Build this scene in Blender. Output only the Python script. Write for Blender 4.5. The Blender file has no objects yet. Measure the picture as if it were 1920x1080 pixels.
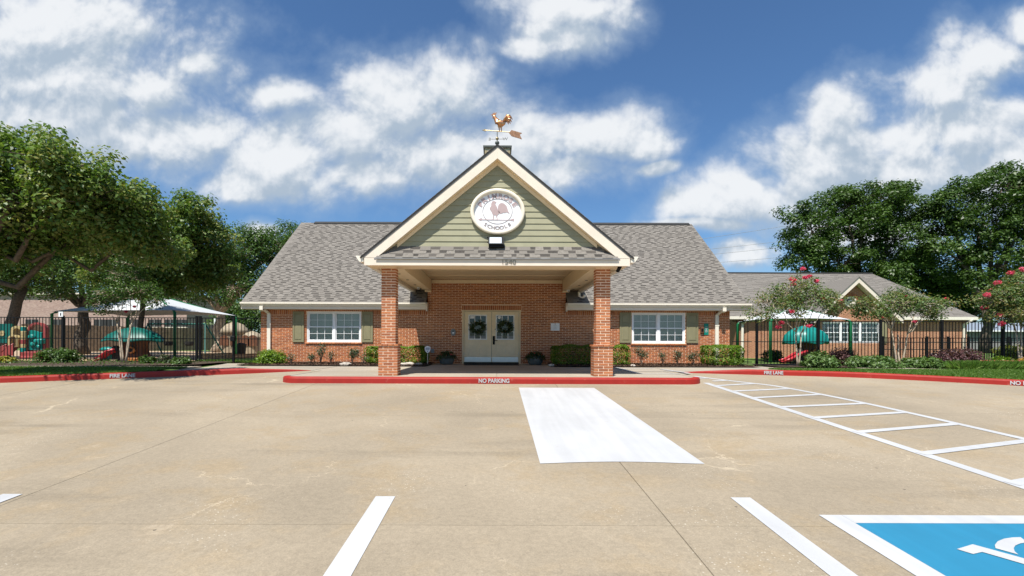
import bpy, math, random
import numpy as np
from mathutils import Matrix, Vector

random.seed(7)
RNG = np.random.default_rng(11)
SC = bpy.context.scene
COL = SC.collection
ST = 1.185            # the photograph is widened by this factor; widths along X carry it

# ------------------------------------------------------------------ camera
F = 900.0             # focal length in pixels of the 1920 px wide photograph
CX, CY, CAMZ, ROLL = 931.5, 641.0, 0.855, 0.0035
cam_data = bpy.data.cameras.new('camera')
cam = bpy.data.objects.new('camera', cam_data)
COL.objects.link(cam)
cam.location = (0, 0, CAMZ)
cam.rotation_euler = (math.radians(90), -ROLL, 0)
cam_data.sensor_width = 36
cam_data.lens = 36 * F / 1920
cam_data.shift_x = (960 - CX) / 1920
cam_data.shift_y = (CY - 540) / 1920
cam_data.clip_end = 3000
SC.camera = cam

# ------------------------------------------------------------------ sun, sky, exposure
SUN_TRAVEL = Vector((0.19, 0.47, -1.0)).normalized()
sun_data = bpy.data.lights.new('sun', 'SUN')
sun_data.energy = 5.0
sun_data.angle = math.radians(0.53)
sun_data.color = (1.0, 0.955, 0.88)
sun = bpy.data.objects.new('sun', sun_data)
COL.objects.link(sun)
sun.rotation_euler = SUN_TRAVEL.to_track_quat('-Z', 'Y').to_euler()
sun.location = (-8, -20, 40)
SC.view_settings.view_transform = 'Standard'
SC.view_settings.look = 'None'
SC.view_settings.exposure = 0.62
SC.view_settings.gamma = 1.0
SC.view_settings.use_curve_mapping = False
SC.cycles.use_denoising = True
SC.cycles.max_bounces = 8
SC.cycles.transparent_max_bounces = 12
SC.cycles.sample_clamp_indirect = 6.0

CLOUDS = [  # centre x, centre y, half width, half height of each cloud bank, in 1/900 of the view distance
    (90, 60, 250, 90), (130, 150, 270, 85), (300, 170, 100, 62), (60, 215, 230, 60), (290, 280, 170, 55), (380, 262, 90, 45),
    (375, 128, 34, 28), (515, 188, 62, 36), (850, 165, 88, 62), (740, 205, 120, 78), (640, 262, 150, 72), (520, 305, 120, 58),
    (700, 335, 140, 48), (450, 350, 70, 30), (820, 300, 150, 70), (980, 265, 120, 62), (1120, 255, 110, 52), (1190, 270, 62, 34), (1060, 325, 120, 38),
    (1050, 10, 110, 42), (1045, 62, 82, 42), (985, 90, 40, 22),
    (1310, 392, 70, 32), (1420, 365, 120, 52), (1540, 305, 130, 66), (1590, 225, 66, 66), (1700, 330, 170, 80), (1690, 265, 150, 50),
    (1800, 250, 180, 72), (1760, 165, 110, 42), (1860, 115, 110, 52), (1930, 60, 60, 40), (1925, 330, 150, 90), (1215, 325, 36, 14),
    (500, 428, 40, 17), (1390, 482, 52, 30), (1310, 425, 90, 14), (1620, 420, 190, 40),
]

def nd(nt, typ, **kw):
    n = nt.nodes.new(typ)
    for k, v in kw.items():
        if k == 'inp':
            for kk, vv in v.items():
                n.inputs[kk].default_value = vv
        else:
            setattr(n, k, v)
    return n

def mth(nt, op, a=None, b=None, c=None, clamp=False):
    n = nt.nodes.new('ShaderNodeMath')
    n.operation = op
    n.use_clamp = clamp
    for i, v in enumerate((a, b, c)):
        if v is None:
            continue
        if isinstance(v, (int, float)):
            n.inputs[i].default_value = v
        else:
            nt.links.new(v, n.inputs[i])
    return n.outputs[0]

def vmth(nt, op, a=None, b=None):
    n = nt.nodes.new('ShaderNodeVectorMath')
    n.operation = op
    for i, v in enumerate((a, b)):
        if v is None:
            continue
        if isinstance(v, (tuple, list)):
            n.inputs[i].default_value = v
        else:
            nt.links.new(v, n.inputs[i])
    return n

def smooth(nt, val, lo, hi):
    n = nt.nodes.new('ShaderNodeMapRange')
    n.interpolation_type = 'SMOOTHSTEP'
    n.inputs['From Min'].default_value = lo
    n.inputs['From Max'].default_value = hi
    nt.links.new(val, n.inputs['Value'])
    return n.outputs['Result']

def mixc(nt, fac, a, b, blend='MIX'):
    n = nt.nodes.new('ShaderNodeMix')
    n.data_type = 'RGBA'
    n.blend_type = blend
    for s, v in ((n.inputs[0], fac), (n.inputs[6], a), (n.inputs[7], b)):
        if isinstance(v, (int, float)):
            s.default_value = v
        elif isinstance(v, (tuple, list)):
            s.default_value = tuple(v[:3]) + (1.0,)
        else:
            nt.links.new(v, s)
    return n.outputs[2]

world = bpy.data.worlds.new('World')
SC.world = world
world.use_nodes = True

def build_world():
    nt = world.node_tree
    nt.nodes.clear()
    out = nd(nt, 'ShaderNodeOutputWorld')
    bg = nd(nt, 'ShaderNodeBackground')
    sky = nd(nt, 'ShaderNodeTexSky')
    sky.sky_type = 'NISHITA'
    sky.sun_disc = False
    sky.sun_elevation = math.radians(62)
    sky.sun_rotation = math.atan2(-SUN_TRAVEL.x, -SUN_TRAVEL.y)
    sky.air_density = 1.0
    sky.dust_density = 0.6
    sky.ozone_density = 2.2
    tc = nd(nt, 'ShaderNodeTexCoord')
    d = tc.outputs['Generated']
    sep = nd(nt, 'ShaderNodeSeparateXYZ')
    nt.links.new(d, sep.inputs[0])
    ys = mth(nt, 'MAXIMUM', sep.outputs['Y'], 0.12)
    u = mth(nt, 'DIVIDE', sep.outputs['X'], ys)
    v = mth(nt, 'DIVIDE', sep.outputs['Z'], ys)
    comb = nd(nt, 'ShaderNodeCombineXYZ')
    nt.links.new(u, comb.inputs[0]); nt.links.new(v, comb.inputs[1])
    uv = comb.outputs[0]
    # fractal relief of the clouds, in directions of the sky
    def fbm(vec, scale, detail, rough=0.55, dist=0.0):
        n = nd(nt, 'ShaderNodeTexNoise')
        n.inputs['Scale'].default_value = scale
        n.inputs['Detail'].default_value = detail
        n.inputs['Roughness'].default_value = rough
        n.inputs['Distortion'].default_value = dist
        nt.links.new(vec, n.inputs['Vector'])
        return n.outputs['Fac']
    warpn = nd(nt, 'ShaderNodeTexNoise', inp={'Scale': 3.2, 'Detail': 4.0})
    nt.links.new(uv, warpn.inputs['Vector'])
    w1 = vmth(nt, 'SUBTRACT', warpn.outputs['Color'], (0.5, 0.5, 0.5))
    w2 = vmth(nt, 'MULTIPLY', w1.outputs[0], (0.16, 0.12, 0.0))
    uvw = vmth(nt, 'ADD', uv, w2.outputs[0]).outputs[0]
    def field(vec):
        cur = None
        for (x, y, a, b) in CLOUDS:
            s = vmth(nt, 'SUBTRACT', vec, ((x - CX) / F, (CY - y) / F, 0))
            m = vmth(nt, 'MULTIPLY', s.outputs[0], (F / a * 0.80, F / b * 0.78, 0))
            q = vmth(nt, 'LENGTH', m.outputs[0]).outputs['Value']
            e = mth(nt, 'SUBTRACT', 1.0, q)
            cur = e if cur is None else mth(nt, 'SMOOTH_MAX', cur, e, 0.18)
        return cur
    f1 = field(uvw)
    up = vmth(nt, 'ADD', uvw, (-0.02, 0.055, 0)).outputs[0]
    f2 = field(up)
    def relief(vec):
        n = fbm(vec, 5.0, 12.0, 0.60, 0.2)
        vo = nd(nt, 'ShaderNodeTexVoronoi', feature='F1', inp={'Scale': 9.0, 'Detail': 3.0, 'Roughness': 0.55, 'Lacunarity': 2.2})
        nt.links.new(vec, vo.inputs['Vector'])
        puff = mth(nt, 'SUBTRACT', 0.62, vo.outputs['Distance'])
        return mth(nt, 'ADD', mth(nt, 'SUBTRACT', n, 0.5), mth(nt, 'MULTIPLY', puff, 0.20))
    w3 = vmth(nt, 'MULTIPLY', w1.outputs[0], (0.05, 0.05, 0.0))
    uvr = vmth(nt, 'ADD', uv, w3.outputs[0]).outputs[0]
    n1 = relief(uvr)
    n2 = relief(vmth(nt, 'ADD', uvr, (-0.008, 0.020, 0)).outputs[0])
    # outside the photograph's field the same kind of cloud goes on as plain fractal cover
    far = fbm(d, 2.6, 7.0, 0.6, 0.3)
    fcov = mth(nt, 'MULTIPLY', mth(nt, 'SUBTRACT', far, 0.60), 3.2)
    au = mth(nt, 'ABSOLUTE', u)
    out_u = smooth(nt, au, 1.12, 1.35)
    out_v = smooth(nt, v, 0.72, 0.9)
    outm = mth(nt, 'MAXIMUM', out_u, out_v)
    back = smooth(nt, mth(nt, 'MULTIPLY', sep.outputs['Y'], -1.0), -0.35, -0.15)
    outm = mth(nt, 'MAXIMUM', outm, back)
    fmix = nd(nt, 'ShaderNodeMix')
    nt.links.new(outm, fmix.inputs[0]); nt.links.new(f1, fmix.inputs[2]); nt.links.new(fcov, fmix.inputs[3])
    dens = mth(nt, 'ADD', mth(nt, 'MULTIPLY', fmix.outputs[0], 1.15), mth(nt, 'ADD', mth(nt, 'MULTIPLY', n1, 2.05), 0.24))
    mask = smooth(nt, dens, -0.05, 0.72)
    veil = smooth(nt, dens, -0.60, 0.35)
    lit = mth(nt, 'ADD', mth(nt, 'MULTIPLY', mth(nt, 'SUBTRACT', n1, n2), 2.2), mth(nt, 'MULTIPLY', mth(nt, 'SUBTRACT', f1, f2), 0.55))
    low = fbm(uv, 2.3, 3.0)
    lit = mth(nt, 'ADD', lit, mth(nt, 'MULTIPLY', mth(nt, 'SUBTRACT', low, 0.47), 0.75))
    litm = smooth(nt, lit, -0.28, 0.44)
    ccol = mixc(nt, litm, (0.285, 0.345, 0.415), (0.580, 0.595, 0.612))
    skyc = vmth(nt, 'MULTIPLY', sky.outputs[0], (0.051, 0.070, 0.086)).outputs[0]
    c0 = mixc(nt, mth(nt, 'MULTIPLY', veil, 0.34), skyc, (0.30, 0.38, 0.475))
    c1 = mixc(nt, mth(nt, 'MULTIPLY', mask, 0.96), c0, ccol)
    nt.links.new(c1, bg.inputs['Color'])
    bg.inputs['Strength'].default_value = 1.0
    nt.links.new(bg.outputs[0], out.inputs[0])
build_world()
world.cycles.sampling_method = 'MANUAL'
world.cycles.sample_map_resolution = 512

def PX(px, d, py=None):
    return (px - CX + (0 if py is None else (py - CY) * ROLL)) * d / F
def PZ(px, py, d):
    return CAMZ + (CY + (px - CX) * ROLL - py) * d / F

# ------------------------------------------------------------------ materials
MATS = {}
def new_mat(name):
    m = bpy.data.materials.new(name)
    m.use_nodes = True
    nt = m.node_tree
    nt.nodes.clear()
    out = nd(nt, 'ShaderNodeOutputMaterial')
    MATS[name] = m
    return m, nt, out

def pmat(name, col, rough=0.6, var=0.12, scale=6.0, bump=0.0, bscale=60.0, metal=0.0, rnd=0.0, hue=None, spec=0.4, stain=0.0, stain_col=(0.1, 0.09, 0.07), stain_scale=1.5):
    """principled material: base colour with noise mottling, random tint per piece, bump and stains"""
    m, nt, out = new_mat(name)
    b = nd(nt, 'ShaderNodeBsdfPrincipled', inp={'Roughness': rough, 'Metallic': metal, 'Specular IOR Level': spec})
    geo = nd(nt, 'ShaderNodeNewGeometry')
    pos = geo.outputs['Position']
    n = nd(nt, 'ShaderNodeTexNoise', inp={'Scale': scale, 'Detail': 6.0, 'Roughness': 0.6})
    nt.links.new(pos, n.inputs['Vector'])
    lo = tuple(c * (1 - var) for c in col); hi = tuple(min(1, c * (1 + var)) for c in col)
    c = mixc(nt, smooth(nt, n.outputs['Fac'], 0.3, 0.7), lo, hi)
    if rnd or hue:
        oi = nd(nt, 'ShaderNodeObjectInfo')
        r = mth(nt, 'FRACT', mth(nt, 'ADD', mth(nt, 'MULTIPLY', geo.outputs['Random Per Island'], 7.31), oi.outputs['Random']))
        if hue:
            c = mixc(nt, smooth(nt, r, 0.15, 0.95), c, hue)
        r2 = mth(nt, 'FRACT', mth(nt, 'MULTIPLY', r, 13.7))
        c = mixc(nt, 1.0, c, mixc(nt, r2, (1 - rnd,) * 3, (1 + rnd,) * 3), 'MULTIPLY')
    if stain:
        s = nd(nt, 'ShaderNodeTexNoise', inp={'Scale': stain_scale, 'Detail': 8.0, 'Roughness': 0.65})
        nt.links.new(pos, s.inputs['Vector'])
        c = mixc(nt, mth(nt, 'MULTIPLY', smooth(nt, s.outputs['Fac'], 0.52, 0.75), stain), c, stain_col)
    nt.links.new(c, b.inputs['Base Color'])
    if bump:
        bn = nd(nt, 'ShaderNodeTexNoise', inp={'Scale': bscale, 'Detail': 4.0})
        nt.links.new(pos, bn.inputs['Vector'])
        bp = nd(nt, 'ShaderNodeBump', inp={'Strength': bump, 'Distance': 0.01})
        nt.links.new(bn.outputs['Fac'], bp.inputs['Height'])
        nt.links.new(bp.outputs[0], b.inputs['Normal'])
    nt.links.new(b.outputs[0], out.inputs[0])
    return m

def leafmat(name, cols, trans=0.35, rough=0.45, spec=0.35):
    m, nt, out = new_mat(name)
    at = nd(nt, 'ShaderNodeAttribute', attribute_name='rnd')
    ramp = nd(nt, 'ShaderNodeValToRGB')
    els = ramp.color_ramp.elements
    while len(els) < len(cols):
        els.new(0.5)
    for i, c in enumerate(cols):
        els[i].position = i / (len(cols) - 1)
        els[i].color = tuple(c) + (1,)
    nt.links.new(at.outputs['Fac'], ramp.inputs[0])
    b = nd(nt, 'ShaderNodeBsdfPrincipled', inp={'Roughness': rough, 'Specular IOR Level': spec})
    nt.links.new(ramp.outputs[0], b.inputs['Base Color'])
    t = nd(nt, 'ShaderNodeBsdfTranslucent')
    tcol = mixc(nt, 1.0, ramp.outputs[0], (1.25, 1.35, 0.6), 'MULTIPLY')
    nt.links.new(tcol, t.inputs['Color'])
    mx = nd(nt, 'ShaderNodeMixShader', inp={0: trans})
    nt.links.new(b.outputs[0], mx.inputs[1]); nt.links.new(t.outputs[0], mx.inputs[2])
    nt.links.new(mx.outputs[0], out.inputs[0])
    return m

def glassmat(name, tint=(0.75, 0.8, 0.8), refl=0.12):
    m, nt, out = new_mat(name)
    tr = nd(nt, 'ShaderNodeBsdfTransparent', inp={'Color': tint + (1,)})
    gl = nd(nt, 'ShaderNodeBsdfGlossy', inp={'Roughness': 0.02})
    fr = nd(nt, 'ShaderNodeFresnel', inp={'IOR': 1.5})
    f = mth(nt, 'ADD', fr.outputs[0], refl, clamp=True)
    mx = nd(nt, 'ShaderNodeMixShader')
    nt.links.new(f, mx.inputs[0]); nt.links.new(tr.outputs[0], mx.inputs[1]); nt.links.new(gl.outputs[0], mx.inputs[2])
    nt.links.new(mx.outputs[0], out.inputs[0])
    return m

def bricktex(name, c1, c2, mortar, wx, hz, axis='x', bumpy=0.4, rough=0.85):
    """brick courses for walls too far or too oblique for built bricks"""
    m, nt, out = new_mat(name)
    geo = nd(nt, 'ShaderNodeNewGeometry')
    sep = nd(nt, 'ShaderNodeSeparateXYZ'); nt.links.new(geo.outputs['Position'], sep.inputs[0])
    cb = nd(nt, 'ShaderNodeCombineXYZ')
    nt.links.new(sep.outputs['X' if axis == 'x' else 'Y'], cb.inputs[0]); nt.links.new(sep.outputs['Z'], cb.inputs[1])
    br = nd(nt, 'ShaderNodeTexBrick', inp={'Scale': 1.0, 'Mortar Size': hz * 0.075, 'Brick Width': wx, 'Row Height': hz, 'Mortar Smooth': 0.1, 'Bias': 0.0})
    br.inputs['Color1'].default_value = c1 + (1,); br.inputs['Color2'].default_value = c2 + (1,); br.inputs['Mortar'].default_value = mortar + (1,)
    nt.links.new(cb.outputs[0], br.inputs['Vector'])
    b = nd(nt, 'ShaderNodeBsdfPrincipled', inp={'Roughness': rough})
    n = nd(nt, 'ShaderNodeTexNoise', inp={'Scale': 3.0, 'Detail': 6.0}); nt.links.new(geo.outputs['Position'], n.inputs['Vector'])
    c = mixc(nt, 1.0, br.outputs['Color'], mixc(nt, n.outputs['Fac'], (0.75,) * 3, (1.25,) * 3), 'MULTIPLY')
    nt.links.new(c, b.inputs['Base Color'])
    bp = nd(nt, 'ShaderNodeBump', inp={'Strength': bumpy, 'Distance': 0.01}); bp.invert = True
    nt.links.new(br.outputs['Fac'], bp.inputs['Height']); nt.links.new(bp.outputs[0], b.inputs['Normal'])
    nt.links.new(b.outputs[0], out.inputs[0])
    return m

def concretemat(name, col, speck=0.5, stain=0.5):
    m, nt, out = new_mat(name)
    geo = nd(nt, 'ShaderNodeNewGeometry'); pos = geo.outputs['Position']
    def noise(scale, detail=6.0, rough=0.6, vec=pos):
        n = nd(nt, 'ShaderNodeTexNoise', inp={'Scale': scale, 'Detail': detail, 'Roughness': rough}); nt.links.new(vec, n.inputs['Vector']); return n.outputs['Fac']
    oi = nd(nt, 'ShaderNodeObjectInfo')
    c = mixc(nt, smooth(nt, noise(0.35, 5), 0.3, 0.7), tuple(v * 0.86 for v in col), tuple(v * 1.10 for v in col))
    c = mixc(nt, mth(nt, 'MULTIPLY', smooth(nt, noise(1.3, 8, 0.68), 0.48, 0.68), 0.55), c, (col[0] * 0.98, col[1] * 0.88, col[2] * 0.70))   # rusty tan blotches
    st = nd(nt, 'ShaderNodeMapping', inp={'Scale': (0.22, 1.3, 1.0)}); nt.links.new(pos, st.inputs['Vector'])
    c = mixc(nt, mth(nt, 'MULTIPLY', smooth(nt, noise(0.9, 7, 0.6, st.outputs[0]), 0.53, 0.72), stain), c, tuple(v * 0.66 for v in col))     # grey tyre and oil drag
    c = mixc(nt, mth(nt, 'MULTIPLY', smooth(nt, noise(2.6, 9, 0.75), 0.56, 0.74), 0.5), c, tuple(min(1, v * 1.30) for v in (col[0], col[1] * 1.03, col[2] * 1.12)))  # pale scuffs
    fine = noise(85.0, 3, 0.7)
    c = mixc(nt, 1.0, c, mixc(nt, smooth(nt, fine, 0.25, 0.75), (0.86,) * 3, (1.13,) * 3), 'MULTIPLY')
    mid = noise(22.0, 5, 0.75)
    c = mixc(nt, 1.0, c, mixc(nt, smooth(nt, mid, 0.3, 0.7), (0.90,) * 3, (1.09,) * 3), 'MULTIPLY')
    c = mixc(nt, 1.0, c, mixc(nt, oi.outputs['Random'], (0.955,) * 3, (1.045,) * 3), 'MULTIPLY')
    vo = nd(nt, 'ShaderNodeTexVoronoi', inp={'Scale': 26.0, 'Randomness': 1.0}); nt.links.new(pos, vo.inputs['Vector'])
    gate = smooth(nt, noise(0.8, 4), 0.5, 0.66)
    sp = mth(nt, 'MULTIPLY', mth(nt, 'LESS_THAN', vo.outputs['Distance'], 0.16), mth(nt, 'MULTIPLY', gate, speck))
    c = mixc(nt, sp, c, (0.62, 0.58, 0.50))
    vo2 = nd(nt, 'ShaderNodeTexVoronoi', inp={'Scale': 2.3, 'Randomness': 1.0}); nt.links.new(pos, vo2.inputs['Vector'])
    c = mixc(nt, mth(nt, 'MULTIPLY', mth(nt, 'LESS_THAN', vo2.outputs['Distance'], 0.03), 0.75), c, (0.06, 0.05, 0.04))   # gum and oil spots
    # pale hairline cracks, sealed with lime
    wn = nd(nt, 'ShaderNodeTexNoise', inp={'Scale': 1.6, 'Detail': 6.0, 'Roughness': 0.65}); nt.links.new(pos, wn.inputs['Vector'])
    wv = vmth(nt, 'MULTIPLY', vmth(nt, 'SUBTRACT', wn.outputs['Color'], (0.5, 0.5, 0.5)).outputs[0], (0.9, 0.9, 0.0)).outputs[0]
    ce = nd(nt, 'ShaderNodeTexVoronoi', feature='DISTANCE_TO_EDGE', inp={'Scale': 0.30}); nt.links.new(vmth(nt, 'ADD', pos, wv).outputs[0], ce.inputs['Vector'])
    ck = mth(nt, 'SUBTRACT', 1.0, smooth(nt, ce.outputs['Distance'], 0.0008, 0.0032))
    c = mixc(nt, mth(nt, 'MULTIPLY', ck, mth(nt, 'MULTIPLY', smooth(nt, noise(0.7, 5), 0.47, 0.60), 0.55)), c, tuple(min(1, v * 1.65) for v in col))
    b = nd(nt, 'ShaderNodeBsdfPrincipled', inp={'Roughness': 0.88, 'Specular IOR Level': 0.25})
    nt.links.new(c, b.inputs['Base Color'])
    bp = nd(nt, 'ShaderNodeBump', inp={'Strength': 0.25, 'Distance': 0.004}); nt.links.new(fine, bp.inputs['Height']); nt.links.new(bp.outputs[0], b.inputs['Normal'])
    nt.links.new(b.outputs[0], out.inputs[0])
    return m

def paintmat(name, col, under, wear=0.5, scale=9.0, rough=0.55):
    """paint on concrete, worn through in patches"""
    m, nt, out = new_mat(name)
    geo = nd(nt, 'ShaderNodeNewGeometry'); pos = geo.outputs['Position']
    n = nd(nt, 'ShaderNodeTexNoise', inp={'Scale': scale, 'Detail': 9.0, 'Roughness': 0.72}); nt.links.new(pos, n.inputs['Vector'])
    n2 = nd(nt, 'ShaderNodeTexNoise', inp={'Scale': 1.7, 'Detail': 5.0}); nt.links.new(pos, n2.inputs['Vector'])
    c = mixc(nt, n2.outputs['Fac'], tuple(v * 0.88 for v in col), tuple(min(1, v * 1.1) for v in col))
    st = nd(nt, 'ShaderNodeMapping', inp={'Scale': (7.0, 0.5, 1.0)}); nt.links.new(pos, st.inputs['Vector'])
    n3 = nd(nt, 'ShaderNodeTexNoise', inp={'Scale': 1.0, 'Detail': 5.0}); nt.links.new(st.outputs[0], n3.inputs['Vector'])
    c = mixc(nt, 1.0, c, mixc(nt, smooth(nt, n3.outputs['Fac'], 0.3, 0.7), (0.94,) * 3, (1.04,) * 3), 'MULTIPLY')
    c = mixc(nt, mth(nt, 'MULTIPLY', smooth(nt, n.outputs['Fac'], 0.60, 0.70), wear), c, under)
    b = nd(nt, 'ShaderNodeBsdfPrincipled', inp={'Roughness': rough, 'Specular IOR Level': 0.35})
    nt.links.new(c, b.inputs['Base Color'])
    bp = nd(nt, 'ShaderNodeBump', inp={'Strength': 0.2, 'Distance': 0.005}); nt.links.new(n.outputs['Fac'], bp.inputs['Height']); nt.links.new(bp.outputs[0], b.inputs['Normal'])
    nt.links.new(b.outputs[0], out.inputs[0])
    return m

LOTC = (0.276, 0.230, 0.166)
concretemat('lot_concrete', LOTC, 0.45, 0.75)
concretemat('walk_concrete', (0.325, 0.285, 0.228), 0.3, 0.25)
pmat('joint', (0.13, 0.11, 0.085), 0.95)
paintmat('white_paint', (0.43, 0.435, 0.44), (0.32, 0.28, 0.22), 0.35, 7.0)
paintmat('blue_paint', (0.020, 0.178, 0.305), (0.035, 0.21, 0.33), 0.4, 5.0)
paintmat('red_kerb', (0.30, 0.017, 0.010), (0.40, 0.13, 0.09), 0.75, 8.0)
pmat('brick', (0.425, 0.155, 0.060), 0.85, 0.18, 25, 0.35, 140, rnd=0.18, hue=(0.33, 0.110, 0.046))
pmat('mortar', (0.80, 0.60, 0.43), 0.95, 0.10, 30, 0.2, 200)
bricktex('brick_wall', (0.40, 0.17, 0.085), (0.33, 0.125, 0.065), (0.62, 0.44, 0.30), 0.2406, 0.0677)
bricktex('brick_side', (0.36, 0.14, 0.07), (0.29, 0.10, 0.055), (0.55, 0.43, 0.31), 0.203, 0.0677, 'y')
bricktex('old_brick', (0.42, 0.27, 0.22), (0.30, 0.17, 0.14), (0.5, 0.44, 0.4), 0.24, 0.075)
pmat('shingle', (0.180, 0.164, 0.144), 0.92, 0.14, 20, 0.5, 220, rnd=0.07, hue=(0.160, 0.145, 0.127))
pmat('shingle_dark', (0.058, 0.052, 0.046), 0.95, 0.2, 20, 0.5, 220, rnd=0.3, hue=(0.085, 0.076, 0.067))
pmat('shingle_base', (0.15, 0.14, 0.128), 0.95, 0.12, 9, 0.5, 200)
bricktex('shingle_far', (0.22, 0.195, 0.165), (0.165, 0.145, 0.125), (0.10, 0.09, 0.08), 0.34, 0.105, 'x', 0.6, 0.95)
pmat('roof_edge', (0.03, 0.03, 0.03), 0.8)
pmat('trim', (0.72, 0.63, 0.52), 0.55, 0.05, 3, stain=0.22, stain_col=(0.42, 0.36, 0.27), stain_scale=3)
pmat('trim_gutter', (0.76, 0.70, 0.59), 0.45, 0.03)
pmat('ceiling_tan', (0.78, 0.62, 0.41), 0.6, 0.04)
pmat('siding', (0.300, 0.288, 0.190), 0.7, 0.05, 4, 0.1, 90)
pmat('shutter', (0.230, 0.208, 0.118), 0.55, 0.05)
pmat('white_frame', (0.80, 0.80, 0.80), 0.4, 0.03)
pmat('blind', (0.66, 0.67, 0.61), 0.6, 0.05)
pmat('door', (0.82, 0.68, 0.46), 0.5, 0.04)
pmat('door_frame', (0.68, 0.56, 0.37), 0.5, 0.05)
pmat('steel', (0.55, 0.56, 0.57), 0.32, 0.05, metal=0.9)
pmat('black_metal', (0.008, 0.008, 0.009), 0.5, 0.1, spec=0.18)
pmat('black_rubber', (0.018, 0.017, 0.016), 0.9, 0.2)
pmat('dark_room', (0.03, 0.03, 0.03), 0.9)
glassmat('glass', (0.86, 0.89, 0.88), 0.01)
glassmat('door_glass', (0.30, 0.32, 0.32), 0.02)
pmat('copper', (0.62, 0.30, 0.15), 0.34, 0.2, 12, metal=1.0)
pmat('brass', (0.46, 0.36, 0.20), 0.42, 0.2, 12, metal=0.9)
pmat('vane_grey', (0.10, 0.11, 0.10), 0.5, 0.2)
pmat('sign_face', (0.80, 0.80, 0.82), 0.35, 0.02)
pmat('sign_ring', (0.74, 0.67, 0.55), 0.5, 0.03)
pmat('emblem', (0.44, 0.335, 0.33), 0.5, 0.05)
pmat('sign_letter', (0.27, 0.235, 0.23), 0.5, 0.1)
pmat('lens', (0.68, 0.74, 0.80), 0.15, 0.03)
pmat('number_brass', (0.28, 0.235, 0.17), 0.4, 0.1, metal=0.6)
pmat('green_sign', (0.0, 0.20, 0.145), 0.4, 0.03)
pmat('pot', (0.085, 0.10, 0.10), 0.45, 0.12)
pmat('mulch', (0.055, 0.034, 0.022), 0.95, 0.5, 45, 0.9, 90)
pmat('lawn', (0.075, 0.135, 0.022), 0.95, 0.25, 3, 0.5, 90)
pmat('play_surface', (0.36, 0.26, 0.17), 0.95, 0.2, 4, 0.5, 70)
pmat('bark', (0.10, 0.078, 0.058), 0.95, 0.35, 14, 0.8, 50)
pmat('bark_pale', (0.42, 0.335, 0.245), 0.8, 0.25, 9, 0.4, 40)
pmat('wood_board', (0.23, 0.175, 0.12), 0.9, 0.2, 5, 0.4, 60, rnd=0.15)
pmat('timber', (0.42, 0.32, 0.19), 0.9, 0.2, 6, 0.4, 60, rnd=0.1)
pmat('canopy_cloth', (0.44, 0.455, 0.47), 0.8, 0.04, 2)
pmat('post_green', (0.012, 0.17, 0.065), 0.45, 0.08)
pmat('play_teal', (0.005, 0.19, 0.165), 0.4, 0.08)
pmat('play_dark_teal', (0.004, 0.105, 0.085), 0.45, 0.08)
pmat('play_red', (0.27, 0.055, 0.05), 0.4, 0.08)
pmat('play_scarlet', (0.40, 0.03, 0.04), 0.35, 0.08)
pmat('play_yellow', (0.42, 0.33, 0.16), 0.45, 0.08)
pmat('play_tan', (0.30, 0.245, 0.17), 0.6, 0.12)
pmat('play_brown', (0.13, 0.055, 0.028), 0.55, 0.2)
pmat('play_orange', (0.50, 0.20, 0.06), 0.5, 0.1)
pmat('play_blue', (0.03, 0.07, 0.22), 0.5, 0.1)
pmat('stone', (0.40, 0.36, 0.31), 0.9, 0.25, 10, 0.6, 40, rnd=0.15)
pmat('far_panel', (0.20, 0.235, 0.28), 0.6, 0.05)
pmat('far_wall', (0.24, 0.235, 0.23), 0.8, 0.08)
pmat('plastic_white', (0.8, 0.8, 0.8), 0.4, 0.03)
pmat('sign_blue', (0.04, 0.10, 0.25), 0.5, 0.03)
pmat('grey_plastic', (0.22, 0.24, 0.25), 0.5, 0.05)
pmat('petal_pink', (0.62, 0.035, 0.11), 0.6, 0.15, 40)
leafmat('leaf_pear', [(0.050, 0.105, 0.020), (0.087, 0.155, 0.027), (0.143, 0.205, 0.050), (0.236, 0.236, 0.068)], 0.32)
leafmat('leaf_oak', [(0.032, 0.075, 0.017), (0.056, 0.111, 0.022), (0.093, 0.155, 0.035)], 0.28)
leafmat('leaf_deep', [(0.030, 0.064, 0.014), (0.050, 0.098, 0.018), (0.080, 0.140, 0.030)], 0.25)
leafmat('leaf_myrtle', [(0.055, 0.105, 0.032), (0.090, 0.155, 0.048), (0.15, 0.20, 0.065), (0.20, 0.16, 0.06)], 0.32)
leafmat('leaf_box', [(0.060, 0.125, 0.012), (0.125, 0.215, 0.018), (0.220, 0.320, 0.035)], 0.32)
leafmat('leaf_shrub', [(0.050, 0.100, 0.025), (0.085, 0.155, 0.040), (0.150, 0.220, 0.075)], 0.3)
leafmat('leaf_rose', [(0.045, 0.085, 0.040), (0.075, 0.115, 0.060), (0.130, 0.100, 0.060)], 0.25)
leafmat('leaf_purple', [(0.048, 0.022, 0.026), (0.090, 0.041, 0.043), (0.144, 0.072, 0.066)], 0.25)
leafmat('leaf_pot', [(0.030, 0.060, 0.020), (0.055, 0.090, 0.025), (0.100, 0.110, 0.050)], 0.25)
leafmat('grass_blade', [(0.065, 0.145, 0.018), (0.100, 0.190, 0.028), (0.160, 0.235, 0.050)], 0.35)
leafmat('flower_pink', [(0.550, 0.030, 0.100), (0.680, 0.060, 0.160), (0.720, 0.140, 0.200)], 0.3)
leafmat('flower_red', [(0.550, 0.070, 0.080), (0.600, 0.160, 0.140), (0.250, 0.220, 0.060)], 0.3)
leafmat('leaf_coleus', [(0.400, 0.160, 0.040), (0.450, 0.260, 0.050), (0.180, 0.260, 0.040)], 0.3)
leafmat('leaf_yellow', [(0.360, 0.300, 0.040), (0.160, 0.220, 0.040), (0.450, 0.360, 0.050)], 0.3)

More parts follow.
